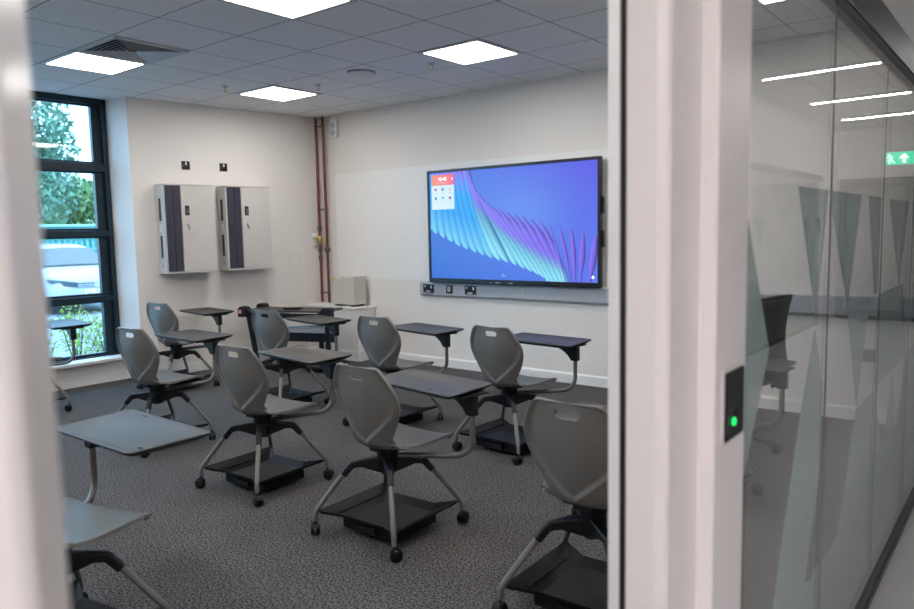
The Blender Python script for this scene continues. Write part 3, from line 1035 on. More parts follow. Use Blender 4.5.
# pipes
for (x, lb, first) in ((-4.18, 'red-brown vertical pipe nearest the corner, with the valve', True), (-4.055, 'red-brown vertical pipe right of the valve pipe', False)):
    o = thing('heating_pipe', lb, 'pipe', (x, 2.72, 0.617), 0, 'pair of vertical pipes in the corner')
    MB().tube([(0, 0, 0), (0, 0, H - 0.617 - 0.001)], 0.017, 14).build('pipe_run', pipe_m, o, 50)
    MB().lathe([(0.028, 0.0), (0.026, 0.012)], 16).build('collar', white_m, o)
    MB().lathe([(0.028, H - 0.617 - 0.014), (0.026, H - 0.617 - 0.001)], 16).build('collar', white_m, o)
    if first:
        MB().lathe([(0.021, 0.0), (0.024, 0.012), (0.024, 0.05), (0.021, 0.06)], 12, 0, Matrix.Translation((0, 0, 0.52))).build('coupling', pipefit_m, o, 40)
        MB().lathe([(0.021, 0.0), (0.026, 0.012), (0.026, 0.05), (0.021, 0.06)], 12, 0, Matrix.Translation((0, 0, 0.62))).build('coupling', pipefit_m, o, 40)
        MB().lathe([(0.021, 0.0), (0.026, 0.012), (0.026, 0.06), (0.021, 0.07)], 12, 0, Matrix.Translation((0, 0, 0.87))).build('coupling', pipefit_m, o, 40)
        v_ = MB().lathe([(0.020, 0.0), (0.030, 0.02), (0.030, 0.08), (0.020, 0.10)], 12, 0, Matrix.Translation((0, 0, 0.715))).build('valve_body', brass_m, o, 40)
        MB().tube([(0, 0, 0.79), (-0.05, -0.05, 0.80)], 0.010, 8).build('valve_stem', brass_m, v_)
        MB().lathe([(0.0, 0.0), (0.028, 0.005), (0.034, 0.03), (0.028, 0.055), (0.0, 0.06)], 16, 0, Matrix.Translation((-0.035, -0.035, 0.80)) @ Matrix.Rotation(R(-60), 4, 'Y')).build('valve_knob', white_m, v_, 50)
        MB().box(-0.05, -0.02, -0.05, -0.02, 0.70, 0.76).build('valve_tag', cab_m, v_)
    else:
        MB().lathe([(0.021, 0.0), (0.034, 0.012), (0.034, 0.05), (0.021, 0.06)], 10, 0, Matrix.Translation((0, 0, 0.62))).build('coupling', pipefit_m, o, 40)
    for zc in (0.128, 0.795 + 0.34, 2.12 - 0.0):
        if first:
            q = MB()
            q.tube([(-0.045, 0.022, zc), (0.095, 0.022, zc)], 0.008, 8)
            q.lathe([(0.024, -0.012), (0.024, 0.012)], 12, 0, Matrix.Translation((0, 0, zc)))
            q.box(0.05, 0.08, 0.02, 0.068, zc - 0.008, zc + 0.008)
            q.build('pipe_bracket', pipefit_m, o)
        else:
            MB().lathe([(0.024, -0.012), (0.024, 0.012)], 12, 0, Matrix.Translation((0, 0, zc))).build('pipe_clip', pipefit_m, o)
o = thing('sounder_unit', 'small white rectangular unit with two round faces high beside the pipes', 'alarm unit', (-3.905, YS - 0.0005, 2.70))
MB().box(-0.055, 0.055, -0.05, 0, -0.115, 0.115).build('unit_body', white_m, o, bevel=0.012)
for zc in (0.02, -0.06):
    MB().lathe([(0.036, 0), (0.030, 0.006), (0.012, 0.004)], 18, 0, Matrix.Translation((0, -0.05, zc)) @ Matrix.Rotation(R(90), 4, 'X')).build('round_face', trunk_m, o, 40)


# ------------------------------------------------------------------ tablet-arm chairs
PROF = [(0.268, 0.430, .198), (0.245, 0.447, .212), (0.17, 0.454, .224), (0.08, 0.452, .226), (0.0, 0.447, .212), (-.065, .447, .178),
        (-.108, .462, .142), (-.134, .496, .126), (-.150, .545, .148), (-.162, .600, .180), (-.172, .655, .203), (-.178, .71, .205),
        (-.180, .765, .186), (-.180, .815, .160), (-.178, .846, .138)]
CURV = [0, 0, 0, 0, 0, 0.018, 0.035, 0.052, 0.064, 0.070, 0.068, 0.058, 0.040, 0.018, 0.004]
NU_, NV_ = 40, 84
SEAT_END = 7.0       # profile parameter where seat hands over to back


def shell_grid():
    pts, hw = [], []
    T = len(PROF) - 1
    for j in range(NV_ + 1):
        t = T * j / NV_
        y, z, w_ = catmull(PROF, t)
        row = []
        for i in range(NU_ + 1):
            u = -1 + 2 * i / NU_
            x = u * w_
            if t < 5:
                k = 0.016 * abs(u) ** 2.5
                yy, zz = y, z + k
                if t < 1.2:
                    yy += -0.045 * u * u * (1 - t / 1.2)
            else:
                s = min(1, (t - 5) / 2.0)
                c0_ = CURV[min(int(t), T)]
                c1_ = CURV[min(int(t) + 1, T)]
                yy = y + (c0_ + (c1_ - c0_) * (t - int(t))) * u * u
                zz = z + 0.016 * abs(u) ** 2.5 * (1 - s)
                if t > 13:
                    zz -= 0.010 * (1 - abs(u)) * (t - 13) + 0.02 * max(0, abs(u) - 0.85) * (t - 13)
            row.append(Vector((x, yy, zz)))
        pts.append(row)
        hw.append(w_)
    return pts, hw


def win_at(z):
    P = [(0.470, -0.02), (0.490, 0.016), (0.515, .048), (.55, .088), (.59, .128), (.63, .162), (.67, .186), (.71, .190), (.765, .173), (.815, .148), (.835, .131)]
    if z <= P[0][0]:
        return -0.05
    for a, b in zip(P, P[1:]):
        if a[0] <= z <= b[0]:
            return a[1] + (b[1] - a[1]) * (z - a[0]) / (b[0] - a[0])
    return -0.02


def make_shell():
    pts, hw = shell_grid()
    T = len(PROF) - 1
    jc = round(NV_ * SEAT_END / T)
    # opening: pill shaped
    HC, HL, HH = 0.795, 0.049, 0.0165

    def pill(p):
        dx = max(abs(p.x) - (HL - HH), 0)
        dz = p.z - HC
        # flat top, rounder bottom
        return math.hypot(dx, dz) - HH
    hole = set()
    for j in range(NV_):
        for i in range(NU_):
            c = (pts[j][i] + pts[j + 1][i + 1] + pts[j][i + 1] + pts[j + 1][i]) / 4
            if j > jc and pill(c) < 0:
                hole.add((i, j))
    bv = {}
    for (i, j) in hole:
        for (a, b_) in ((i, j), (i + 1, j), (i, j + 1), (i + 1, j + 1)):
            bv[(a, b_)] = bv.get((a, b_), 0) + 1
    for (a, b_), c in bv.items():
        if c < 4:
            p = pts[b_][a]
            d_ = pill(p)
            dx = (abs(p.x) - (HL - HH))
            vx = math.copysign(max(dx, 0), p.x)
            vz = p.z - HC
            L = math.hypot(vx, vz) or 1
            p.x -= vx / L * d_
            p.z -= vz / L * d_
    # normals towards the sitter
    N = [[None] * (NU_ + 1) for _ in range(NV_ + 1)]
    for j in range(NV_ + 1):
        for i in range(NU_ + 1):
            a = pts[j][min(i + 1, NU_)] - pts[j][max(i - 1, 0)]
            b_ = pts[min(j + 1, NV_)][i] - pts[max(j - 1, 0)][i]
            n = a.cross(b_)
            if n.length < 1e-9:
                n = Vector((0, 0, 1))
            n.normalize()
            if n.z < 0 and j < jc:
                n = -n
            if j >= jc and n.y < 0:
                n = -n
            N[j][i] = n

    def thick(i, j):
        p = pts[j][i]
        t = T * j / NV_
        if t < 5.0:
            return 0.011 + 0.004 * t / 5
        d_ = win_at(p.z) - abs(p.x)
        if t < 6.2:
            d_ = -0.05
        k = min(1, max(0, (d_ + 0.002) / 0.010))
        k = k * k * (3 - 2 * k)
        full = 0.024 if t > 6.5 else 0.015 + 0.009 * (t - 5) / 1.5
        if t > 12:
            full = 0.024 - 0.012 * (t - 12) / 2
        return full * (1 - k) + 0.008 * k

    res = []
    for (nm, ja, jb) in (('seat', 0, jc), ('backrest', jc, NV_)):
        m_ = MB()
        idx = {}
        vs = []

        def V(i, j, side):
            key = (i, j, side)
            if key not in idx:
                p = pts[j][i]
                if side:
                    p = p - N[j][i] * thick(i, j)
                idx[key] = len(vs)
                vs.append(p)
            return idx[key]
        fs = []
        solidset = {(i, j) for j in range(ja, jb) for i in range(NU_) if (i, j) not in hole}
        for (i, j) in solidset:
            fs.append((V(i, j, 0), V(i + 1, j, 0), V(i + 1, j + 1, 0), V(i, j + 1, 0)))
            fs.append((V(i, j, 1), V(i, j + 1, 1), V(i + 1, j + 1, 1), V(i + 1, j, 1)))
            for (di, dj, a, b_) in ((0, -1, (i, j), (i + 1, j)), (1, 0, (i + 1, j), (i + 1, j + 1)), (0, 1, (i + 1, j + 1), (i, j + 1)), (-1, 0, (i, j + 1), (i, j))):
                if (i + di, j + dj) not in solidset:
                    if (dj == -1 and j == ja and ja > 0) or (dj == 1 and j == jb - 1 and jb < NV_):
                        continue
                    fs.append((V(*a, 0), V(*a, 1), V(*b_, 1), V(*b_, 0)))
        m_.add(vs, fs)
        ob = m_.build(nm, shell_m, None, 50, link=False)
        res.append(ob)
    return res


SEAT_P, BACK_P = make_shell()


def cp(o, parent, link=True):
    c = o.copy()
    COL.objects.link(c)
    c.parent = parent
    return c


# prototypes (not linked themselves)
q = MB()
q.tube([(0.185, 0, 0.328), (0.225, 0, 0.283), (0.27, 0, 0.226), (0.32, 0, 0.163), (0.345, 0, 0.132), (0.355, 0, 0.116), (0.360, 0, 0.098), (0.361, 0, 0.070)], 0.0125, 14)
LEG_P = q.build('leg', leg_m, None, 60, link=False)
q = MB()
outl = [(0.02, 0.372), (0.09, 0.366), (0.176, 0.356), (0.190, 0.345), (0.230, 0.298), (0.206, 0.276), (0.166, 0.322), (0.13, 0.326), (0.05, 0.298), (0.02, 0.296)]
n_ = len(outl)


def hwid(r):
    return 0.028 - 0.013 * min(1, r / 0.18)


vs = [(r, -hwid(r), z) for r, z in outl] + [(r, hwid(r), z) for r, z in outl]
fs = [tuple(range(n_)), tuple(range(2 * n_ - 1, n_ - 1, -1))] + [(i, (i + 1) % n_, n_ + (i + 1) % n_, n_ + i) for i in range(n_)]
q.add(vs, fs)
BRK_P = q.build('leg_bracket', black_m, None, bevel=0.006, link=False)
q = MB()
q.tube([(0, 0, 0.075), (0, 0, 0.045)], 0.007, 8)
for s in (-1, 1):
    q.lathe([(0.006, -0.0095), (0.024, -0.0095), (0.0285, -0.006), (0.0285, 0.006), (0.024, 0.0095), (0.006, 0.0095)], 20, 0,
            Matrix.Translation((0.008, s * 0.0135, 0.0287)) @ Matrix.Rotation(R(90), 4, 'X'))
hood = [(0.008 + 0.033 * math.cos(a), 0.0287 + 0.033 * math.sin(a)) for a in [R(10 + 16 * k) for k in range(10)]] + \
       [(0.008 + 0.022 * math.cos(a), 0.0287 + 0.022 * math.sin(a)) for a in [R(154 - 16 * k) for k in range(10)]]
q.prism(hood, -0.012, 0.012, 'y')
CAS_P = q.build('caster', caster_m, None, 40, link=False)

# tray
q = MB()
hc, zc_, fl, zf = 0.247, 0.122, 0.150, 0.072
C4 = [(-hc, -hc, zc_), (hc, -hc, zc_), (hc, hc, zc_), (-hc, hc, zc_)]
F4 = [(-fl, -fl, zf), (fl, -fl, zf), (fl, fl, zf), (-fl, fl, zf)]
vs = C4 + F4
fs = [(4, 5, 6, 7)]
fs.append((1, 2, 6, 5))   # +x flange
fs.append((3, 0, 4, 7))   # -x flange
# dipped y sides
d1 = [(-0.130, -0.185, 0.104), (0.130, -0.185, 0.104), (0.130, 0.185, 0.104), (-0.130, 0.185, 0.104)]
vs += d1
fs += [(0, 8, 4), (8, 9, 5, 4), (9, 1, 5), (2, 10, 6), (10, 11, 7, 6), (11, 3, 7)]
# outer lips folded down
low = [(-hc + .01, -hc + .01, 0.104), (hc - .01, -hc + .01, 0.104), (hc - .01, hc - .01, 0.104), (-hc + .01, hc - .01, 0.104),
       (-0.128, -0.180, 0.088), (0.128, -0.180, 0.088), (0.128, 0.180, 0.088), (-0.128, 0.180, 0.088)]
vs += low
fs += [(1, 2, 14, 13), (3, 0, 12, 15), (0, 8, 16, 12), (8, 9, 17, 16), (9, 1, 13, 17), (2, 10, 18, 14), (10, 11, 19, 18), (11, 3, 15, 19)]
q.add(vs, fs)
q.box(-0.172, 0.172, -0.150, 0.150, 0.024, 0.0715)
q.box(-0.060, 0.060, -0.172, 0.172, 0.034, 0.068)
TRAY_P = q.build('storage_tray', tray_m, None, bevel=0.003, link=False)
SLOTS_P = []
for s in (-1, 1):
    P = []
    for (t_, yv) in ((0.36, -0.16), (0.56, -0.16), (0.56, 0.16), (0.36, 0.16)):
        P.append(Vector((s * (fl + (hc - fl) * t_), yv, zf + (zc_ - zf) * t_ + 0.004)))
    SLOTS_P.append(MB().add(P, [(0, 1, 2, 3)]).build('tray_slot', slot_m, None, solid=0.002, link=False))
q = MB()
q.lathe([(0.034, 0.285), (0.046, 0.300), (0.048, 0.352), (0.030, 0.355), (0.030, 0.360), (0.052, 0.362), (0.054, 0.410), (0.060, 0.424), (0.075, 0.436)], 24)
HUB_P = q.build('swivel_hub', black_m, None, 35, link=False)
q = MB()
q.box(-0.09, 0.09, -0.07, 0.13, 0.418, 0.434)
q.box(-0.035, 0.035, -0.09, 0.0, 0.412, 0.440)
MEC_P = q.build('seat_mount', black_m, None, bevel=0.004, link=False)

# worksurface outline, origin at the post
ZD = 0.700


def rounded(poly, r, n=5):
    out = []
    m_ = len(poly)
    for i in range(m_):
        p0, p1, p2 = Vector(poly[i - 1]), Vector(poly[i]), Vector(poly[(i + 1) % m_])
        a = (p0 - p1).normalized()
        b_ = (p2 - p1).normalized()
        rr = r[i] if isinstance(r, (list, tuple)) else r
        A_, B_ = p1 + a * rr, p1 + b_ * rr
        for k in range(n + 1):
            t = k / n
            out.append(tuple(A_ * (1 - t) ** 2 + p1 * 2 * t * (1 - t) + B_ * t * t))
    return out


desk_poly = [(-0.585, -0.175), (0.070, -0.185), (0.012, 0.175), (-0.592, 0.170)]
outer = rounded(desk_poly, 0.035)
cx_, cy_ = -0.27, 0.0
q = MB()


def scaled(o_, d_):
    res = []
    for (x, y) in o_:
        v = Vector((cx_ - x, cy_ - y))
        sx = 1 - d_ / 0.31
        sy = 1 - d_ / 0.175
        res.append((cx_ + (x - cx_) * sx, cy_ + (y - cy_) * sy))
    return res


rings = [(scaled(outer, 0.028), ZD - 0.024), (scaled(outer, 0.004), ZD - 0.010), (outer, ZD - 0.005), (scaled(outer, 0.0015), ZD - 0.001), (scaled(outer, 0.004), ZD),
         (scaled(outer, 0.016), ZD), (scaled(outer, 0.018), ZD - 0.0015)]
n_ = len(outer)
vs, fs, mi = [], [], []
for ring, z in rings:
    vs += [(x, y, z) for x, y in ring]
for k in range(len(rings) - 1):
    for i in range(n_):
        j = (i + 1) % n_
        fs.append((k * n_ + i, k * n_ + j, (k + 1) * n_ + j, (k + 1) * n_ + i))
        mi.append(1 if k < 3 else 0)
fs.append(tuple(range(n_))[::-1])
mi.append(1)
fs.append(tuple((len(rings) - 1) * n_ + i for i in range(n_)))
mi.append(0)
q.add(vs, fs)
q.mi = mi
DESK_P = q.build('worksurface', [desk_m, deskedge_m], None, 35, link=False)
q = MB()
q.box(-0.57, -0.545, 0.10, 0.112, ZD - 0.0005, ZD + 0.0006)
q.box(-0.13, -0.105, -0.150, -0.142, ZD - 0.0005, ZD + 0.0006)
MARK_P = q.build('slot_mark', slot_m, None, link=False)
# bracket: curved gusset
q = MB()
g = [(0.024, 0.572), (0.024, 0.678), (-0.20, 0.678), (-0.20, 0.668)] + [(-0.165, 0.662), (-0.125, 0.650), (-0.085, 0.632), (-0.050, 0.608), (-0.030, 0.585), (-0.024, 0.572)]
q.prism(g, -0.022, 0.022, 'y')
q.box(-0.32, 0.03, -0.09, 0.09, 0.668, 0.679)
GUS_P = q.build('desk_bracket', black_m, None, bevel=0.004, link=False)


def make_chair(label, hub, base_rot=0.0, seat_rot=0.0, post=None, desk_rot=0.0, seed=0, off=0.0):
    rnd = random.Random(seed)
    o = thing('tablet_arm_chair', label, 'chair', (hub[0], hub[1], 0), 0, 'grey swivel chairs with folding desk arms')
    for k in range(4):
        a = R(base_rot + 45 + 90 * k)
        lg = cp(LEG_P, o)
        lg.rotation_euler = (0, 0, a)
        cp(BRK_P, lg)
        ca = cp(CAS_P, lg)
        ca.location = (0.361, 0, 0)
        ca.rotation_euler = (0, 0, R(rnd.uniform(0, 360)))
    tr = cp(TRAY_P, o)
    tr.rotation_euler = (0, 0, R(base_rot))
    for P in SLOTS_P:
        cp(P, tr)
    cp(HUB_P, o)
    for P in (MEC_P, SEAT_P, BACK_P):
        c = cp(P, o)
        c.rotation_euler = (0, 0, R(seat_rot))
    if post:
        dk = Vector((post[0] - hub[0], post[1] - hub[1]))
        v = dk + Vector((math.cos(R(desk_rot)), math.sin(R(desk_rot)))) * off
        L = v.length
        th = math.atan2(v.y, v.x)
        rb = 0.085
        z0 = 0.374
        path = [(0.0, 0, z0), (0.08, 0, z0), (L - rb, 0, z0)]
        for (x, z) in arc((L - rb, z0 + rb), rb, -math.pi / 2, 0, 8)[1:]:
            path.append((x, 0, z))
        path.append((L, 0, 0.60))
        am = MB().tube(path, 0.0135, 14).build('support_arm', leg_m, o, 60)
        am.rotation_euler = (0, 0, th)
        for P in (GUS_P, DESK_P):
            c = cp(P, o)
            c.location = (dk.x, dk.y, 0) if P is DESK_P else (v.x, v.y, 0)
            c.rotation_euler = (0, 0, R(desk_rot))
            if P is DESK_P:
                cp(MARK_P, c)
    return o


make_chair('grey chair with desk arm in the front centre, nearest whole chair', (0.225, -0.70), 2, -2, (0.545, -0.468), -8, 1, 0.028)
make_chair('grey chair with desk arm, left of the front centre chair and whole in view', (-0.8375, -0.65), 2, 3, (-0.700, -0.238), -7, 2, 0.01)
make_chair('grey chair whose blue-tinted desk stands below the right half of the screen', (-0.055, 0.75), -2, -4, (0.272, 1.08), -5, 3, -0.015)
make_chair('grey chair with desk arm below the left edge of the screen', (-1.15, 0.77), 0, 0, (-0.845, 1.074), -10, 4, -0.015)
make_chair('grey chair with desk arm in front of the black wheeled table', (-2.30, 0.65), 0, 3, (-2.085, 1.05), -9, 5)
make_chair('grey chair in front of the right end of the window, wider of the two there', (-2.175, -0.56), 0, 6, (-2.155, -0.105), -2, 6)
make_chair('small grey chair with desk arm directly under the nearer wall cabinet', (-3.80, 0.54), 0, 6, (-3.71, 0.965), -8, 7)
make_chair('grey chair cut off by the door frame at the lower right', (1.38, -0.78), 2, 0, (1.69, -0.64), -8, 8)
make_chair('grey chair cut off by the left door post, its desk post behind the seat', (0.05, -2.18), 10, 14, (-0.385, -1.80), 180, 9, 0.06)
make_chair('chair mostly hidden behind the left door post, desk in front of the window', (-3.975, -0.77), 0, 0, (-3.96, -0.34), -8, 10)
make_chair('chair with desk arm seen through the glass partition', (1.28, 0.55), 0, -3, (1.61, 0.93), -8, 11)

# black mesh chair seen through the glass
o = thing('task_chair', 'black mesh-backed chair seen through the glass behind a desk arm', 'chair', (1.12, 1.58, 0), R(78))
for k in range(5):
    a = R(72 * k)
    lg = MB().tube([(0.03, 0, 0.12), (0.16, 0, 0.09), (0.29, 0, 0.07)], [0.020, 0.016, 0.012], 8).build('base_leg', black_m, o, 50)
    lg.rotation_euler = (0, 0, a)
    ca = cp(CAS_P, lg)
    ca.location = (0.285, 0, 0)
MB().lathe([(0.035, 0.10), (0.03, 0.16), (0.022, 0.20), (0.022, 0.40), (0.05, 0.42)], 14).build('gas_column', black_m, o, 40)
MB().prism(rounded([(-0.23, -0.21), (0.23, -0.21), (0.21, 0.24), (-0.21, 0.24)], 0.07), 0.43, 0.49, 'z').build('seat', black_m, o, bevel=0.015)
pf = [(-0.22, 0.42), (-0.27, 0.47), (-0.285, 0.60), (-0.26, 0.74), (-0.27, 0.88), (-0.31, 1.0)]
q = MB()
for s in (-1, 1):
    q.tube([(s * (0.12 + 0.10 * min(1, (z - 0.42) / 0.3)), y + 0.03 * (z > 0.5), z) for (y, z) in pf], 0.014, 8)
q.tube([(-0.22, -0.28, 1.0), (0, -0.305, 1.01), (0.22, -0.28, 1.0)], 0.014, 8)
q.tube([(-0.20, -0.245, 0.56), (0, -0.28, 0.55), (0.20, -0.245, 0.56)], 0.012, 8)
q.build('back_frame', black_m, o, 50)
vs, fs = [], []
for j in range(9):
    z = 0.56 + 0.44 * j / 8
    y = -0.275 + 0.03 * math.sin(j / 8 * math.pi) - 0.02 * j / 8
    for i in range(9):
        u = -1 + i / 4
        vs.append((u * 0.215, y - 0.03 * (1 - u * u), z))
for j in range(8):
    for i in range(8):
        a = j * 9 + i
        fs.append((a, a + 1, a + 10, a + 9))
MB().add(vs, fs).build('mesh_back', mat('black_mesh', (0.03, 0.03, 0.032), 0.7, var=0.1), o, 60, solid=0.004)

# ------------------------------------------------------------------ black wheeled table by the corner
o = thing('wheeled_table', 'black steel wheeled table with a red label, behind the chairs in the corner', 'table', (-4.085, 1.44, 0), R(20))
Lx, Ly, Zt = 1.12, 0.44, 0.655
MB().box(0.06, Lx - 0.06, 0.03, Ly - 0.03, Zt - 0.02, Zt - 0.002).build('table_top', desk_m, o, bevel=0.003)
for (x, y, nm) in ((0, 0, 1), (0, Ly - 0.09, 0), (Lx - 0.11, 0, 0)):
    cap = MB().prism([(0, -0.075), (0.11, -0.075), (0.11, 0.01), (0.09, 0.035), (0.03, 0.04), (0.0, 0.015)], 0, 0.10, 'y', 0, Matrix.Translation((x, y - 0.005, Zt)))
    c = cap.build('corner_housing', black_m, o, bevel=0.008)
    if nm:
        MB().box(x + 0.012, x + 0.055, y - 0.0065, y - 0.005, Zt - 0.040, Zt + 0.010).build('red_label', red_m, c)
        MB().box(x + 0.018, x + 0.048, y - 0.0075, y - 0.0062, Zt - 0.012, Zt - 0.004).build('label_stripe', white_m, c)
        MB().box(x + 0.018, x + 0.048, y - 0.0075, y - 0.0062, Zt - 0.028, Zt - 0.020).build('label_stripe', white_m, c)
    elif x > 0.5 and y < 0.1:
        MB().box(x + 0.02, x + 0.09, y + 0.01, y + 0.06, Zt + 0.039, Zt + 0.042).build('grey_plate', cab_m, c)
for (x0, x1, y) in ((0.08, 0.17, 0.03), (0.08, 0.17, Ly - 0.05)):
    MB().prism([(x0, Zt - 0.05), (x0 + 0.05, Zt - 0.05), (x1 + 0.05, 0.06), (x1, 0.06)], y, y + 0.035, 'y').build('leg', blackm_m, o, bevel=0.003)
for y, xr in ((0.03, 0.0), (Ly - 0.05, 0.28)):
    MB().box(Lx - 0.085 - xr, Lx - 0.035 - xr, y, y + 0.035, 0.06, Zt - 0.02).build('leg', blackm_m, o, bevel=0.003)
MB().box(0.10, Lx - 0.06, 0.035, 0.06, Zt - 0.085, Zt - 0.03).build('front_rail', blackm_m, o, bevel=0.003)
MB().box(0.10, Lx - 0.06, 0.20, 0.225, 0.30, 0.40).build('cross_panel', blackm_m, o, bevel=0.003)
MB().box(0.50, 0.95, 0.17, 0.30, 0.401, 0.455).build('steel_tray', trunk_m, o, bevel=0.004)
MB().tube([(0.52, 0.16, 0.46), (0.92, 0.16, 0.485)], 0.008, 8).build('roller', chrome_m, o)
for x in (0.17, Lx - 0.06):
    MB().box(x - 0.03 - (0.28 if x > 0.5 else 0), x + 0.03, 0.0, Ly, 0.045, 0.07).build('foot_bar', blackm_m, o, bevel=0.004)
    for y in (0.03, Ly - 0.03):
        ca = MB().lathe([(0.010, -0.012), (0.022, -0.012), (0.023, 0.012), (0.010, 0.012)], 14, 0, Matrix.Translation((x, y, 0.023)) @ Matrix.Rotation(R(90), 4, 'X'))
        ca.build('caster', white_m, o, 40)
# small black device and lead lying on it
o = thing('control_box', 'small flat black control box lying on the wheeled table', 'control box', (-3.60, 1.80, 0.654), R(20))
MB().box(-0.09, 0.09, -0.05, 0.05, 0, 0.022).build('box_body', black_m, o, bevel=0.006)
MB().box(-0.07, -0.01, -0.03, 0.03, 0.022, 0.024).build('keypad', dark_m, o)

# ------------------------------------------------------------------ outdoors
GZ = -0.19
asph = mat('pale_asphalt', (0.20, 0.20, 0.21), 0.9, var=0.12, scale=8)
struct(MB().box(-70, XW - 0.26, -40, 60, GZ - 0.1, GZ).build('ground', asph), 'pale tarmac car park')
struct(MB().box(-70, -22.5, -30, 60, GZ, GZ + 0.05).build('ground_verge', mat('dry_grass', (0.30, 0.30, 0.16), 0.95, var=0.3, scale=3)))

leafA = mat('leaf_green', (0.16, 0.27, 0.11), 0.6, var=0.4, scale=2)
leafB = mat('leaf_yellow_green', (0.32, 0.46, 0.07), 0.6, var=0.35, scale=6)
leafC = mat('leaf_blue_green', (0.13, 0.23, 0.15), 0.6, var=0.4, scale=1)
bark = mat('bark', (0.10, 0.07, 0.05), 0.9, var=0.3, scale=10)


def leaves(rnd, blobs, n, size):
    q = MB()
    tot = sum(b[3] ** 2 for b in blobs)
    for (x, y, z, r) in blobs:
        for _ in range(int(n * r * r / tot)):
            d_ = Vector((rnd.gauss(0, 1), rnd.gauss(0, 1), rnd.gauss(0, 0.8)))
            d_.normalize()
            p = Vector((x, y, z)) + d_ * r * (rnd.random() ** 0.35)
            a = Vector((rnd.uniform(-1, 1), rnd.uniform(-1, 1), rnd.uniform(-1, 1))).normalized()
            b_ = a.cross(Vector((rnd.uniform(-1, 1), rnd.uniform(-1, 1), rnd.uniform(-1, 1)))).normalized()
            s = size * rnd.uniform(0.6, 1.4)
            q.add([p - a * s, p + b_ * s * 0.45, p + a * s, p - b_ * s * 0.45], [(0, 1, 2, 3)])
    return q


def tree(label, x, y, h, spread, m, seed, n=5000, size=0.22):
    rnd = random.Random(seed)
    o = thing('tree', label, 'tree', (x, y, GZ), 0, 'trees beyond the car park')
    MB().tube([(0, 0, 0), (0.1, 0, h * 0.3), (0, 0.1, h * 0.6), (0, 0, h * 0.85)], [0.28, 0.22, 0.13, 0.05], 10).build('trunk', bark, o, 60)
    bl = []
    for k in range(16):
        t = rnd.uniform(0.22, 1.0)
        rr = spread * (1 - (t - 0.5) ** 2 * 2.2) * rnd.uniform(0.3, 0.75)
        a = rnd.uniform(0, 6.28)
        bl.append((math.cos(a) * rr, math.sin(a) * rr, h * t, spread * rnd.uniform(0.28, 0.45)))
    leaves(rnd, bl, n, size).build('crown', m, o)


tree('large spreading tree filling the left of the window', -33.0, 10.2, 9.6, 4.3, leafC, 3, 15000, 0.17)
tree('tree behind the large one, its crown reaching lower right', -40.0, 16.0, 4.6, 3.0, leafA, 5, 7000, 0.17)

# teal container behind the fence
o = thing('storage_container', 'long teal storage container behind the fence', 'container', (-26.6, 11.0, GZ), R(0))
q = MB()
q.box(-0.1, 0.1, -8, 8, 0, 2.15)
q.box(-2.4, -0.1, -8, 8, 0, 2.15)
tealm = mat('teal_paint', (0.03, 0.17, 0.15), 0.5, var=0.08)
q.build('container_body', tealm, o)
q = MB()
for k in range(60):
    y = -7.9 + k * 0.265
    q.box(0.1, 0.14, y, y + 0.12, 0.12, 2.05)
q.build('wall_ribs', tealm, o)
MB().box(-2.45, 0.16, -8.05, 8.05, 2.15, 2.22).build('roof_edge', mat('pale_teal', (0.30, 0.55, 0.52), 0.5, var=0.05), o)

# palisade fence
o = thing('palisade_fence', 'tall fence of thin blue-green palings behind the car', 'fence', (-19.5, 2.0, GZ), R(-8))
fm_ = mat('fence_paint', (0.10, 0.28, 0.33), 0.5, var=0.2)
for zc in (0.35, 1.35):
    MB().box(-0.03, 0.03, -4, 11, zc, zc + 0.05).build('fence_rail', fm_, o)
q = MB()
for k in range(100):
    y = -3.95 + k * 0.148
    q.prism([(y, 0.05), (y + 0.065, 0.05), (y + 0.065, 1.55), (y + 0.032, 1.63), (y, 1.55)], 0.03, 0.045, 'x')
pl = q.build('palings', fm_, o)
for y in (-4, -1, 2, 5, 8, 11):
    MB().box(-0.09, -0.031, y, y + 0.08, 0, 1.6).build('fence_post', fm_, o)
for (x, y, lb, colr) in ((-22.4, 6.0, 'dark red parked car beyond the fence', (0.25, 0.04, 0.05)), (-22.4, 11.2, 'blue parked car beyond the fence', (0.08, 0.16, 0.35))):
    o = thing('parked_car', lb, 'car', (x, y, GZ), R(80))
    pm = mat('car_paint_%s' % ('red' if colr[0] > 0.2 else 'blue'), colr, 0.3, var=0.02)
    MB().prism([(-2.1, 0.25), (2.1, 0.25), (2.1, 0.75), (1.3, 0.9), (0.7, 1.4), (-1.2, 1.45), (-1.9, 0.95), (-2.1, 0.9)], -0.85, 0.85, 'y').build('car_body', pm, o, bevel=0.06)
    MB().prism([(1.22, 0.93), (0.66, 1.36), (-1.15, 1.39), (-1.75, 0.98)], -0.86, 0.86, 'y').build('car_glass', bezel_m, o)
    for (wx, wy) in ((1.3, 0.8), (1.3, -0.8), (-1.3, 0.8), (-1.3, -0.8)):
        MB().lathe([(0.16, -0.09), (0.30, -0.09), (0.31, 0.09), (0.16, 0.09)], 20, 0, Matrix.Translation((wx, wy, 0.31)) @ Matrix.Rotation(R(90), 4, 'X')).build('wheel', caster_m, o, 40)

# white car facing the window
CARH = R(-4)
o = thing('parked_car', 'white estate car parked outside, front towards the window', 'car', (-16.0, 4.55, GZ), CARH)
paint = mat('white_car_paint', (0.38, 0.38, 0.38), 0.3, var=0.01)
cglass = mat('car_glass_tint', (0.13, 0.125, 0.12), 0.6, var=0.03, spec=0.2)
cdark = mat('car_black_trim', (0.03, 0.04, 0.05), 0.4, var=0.05)
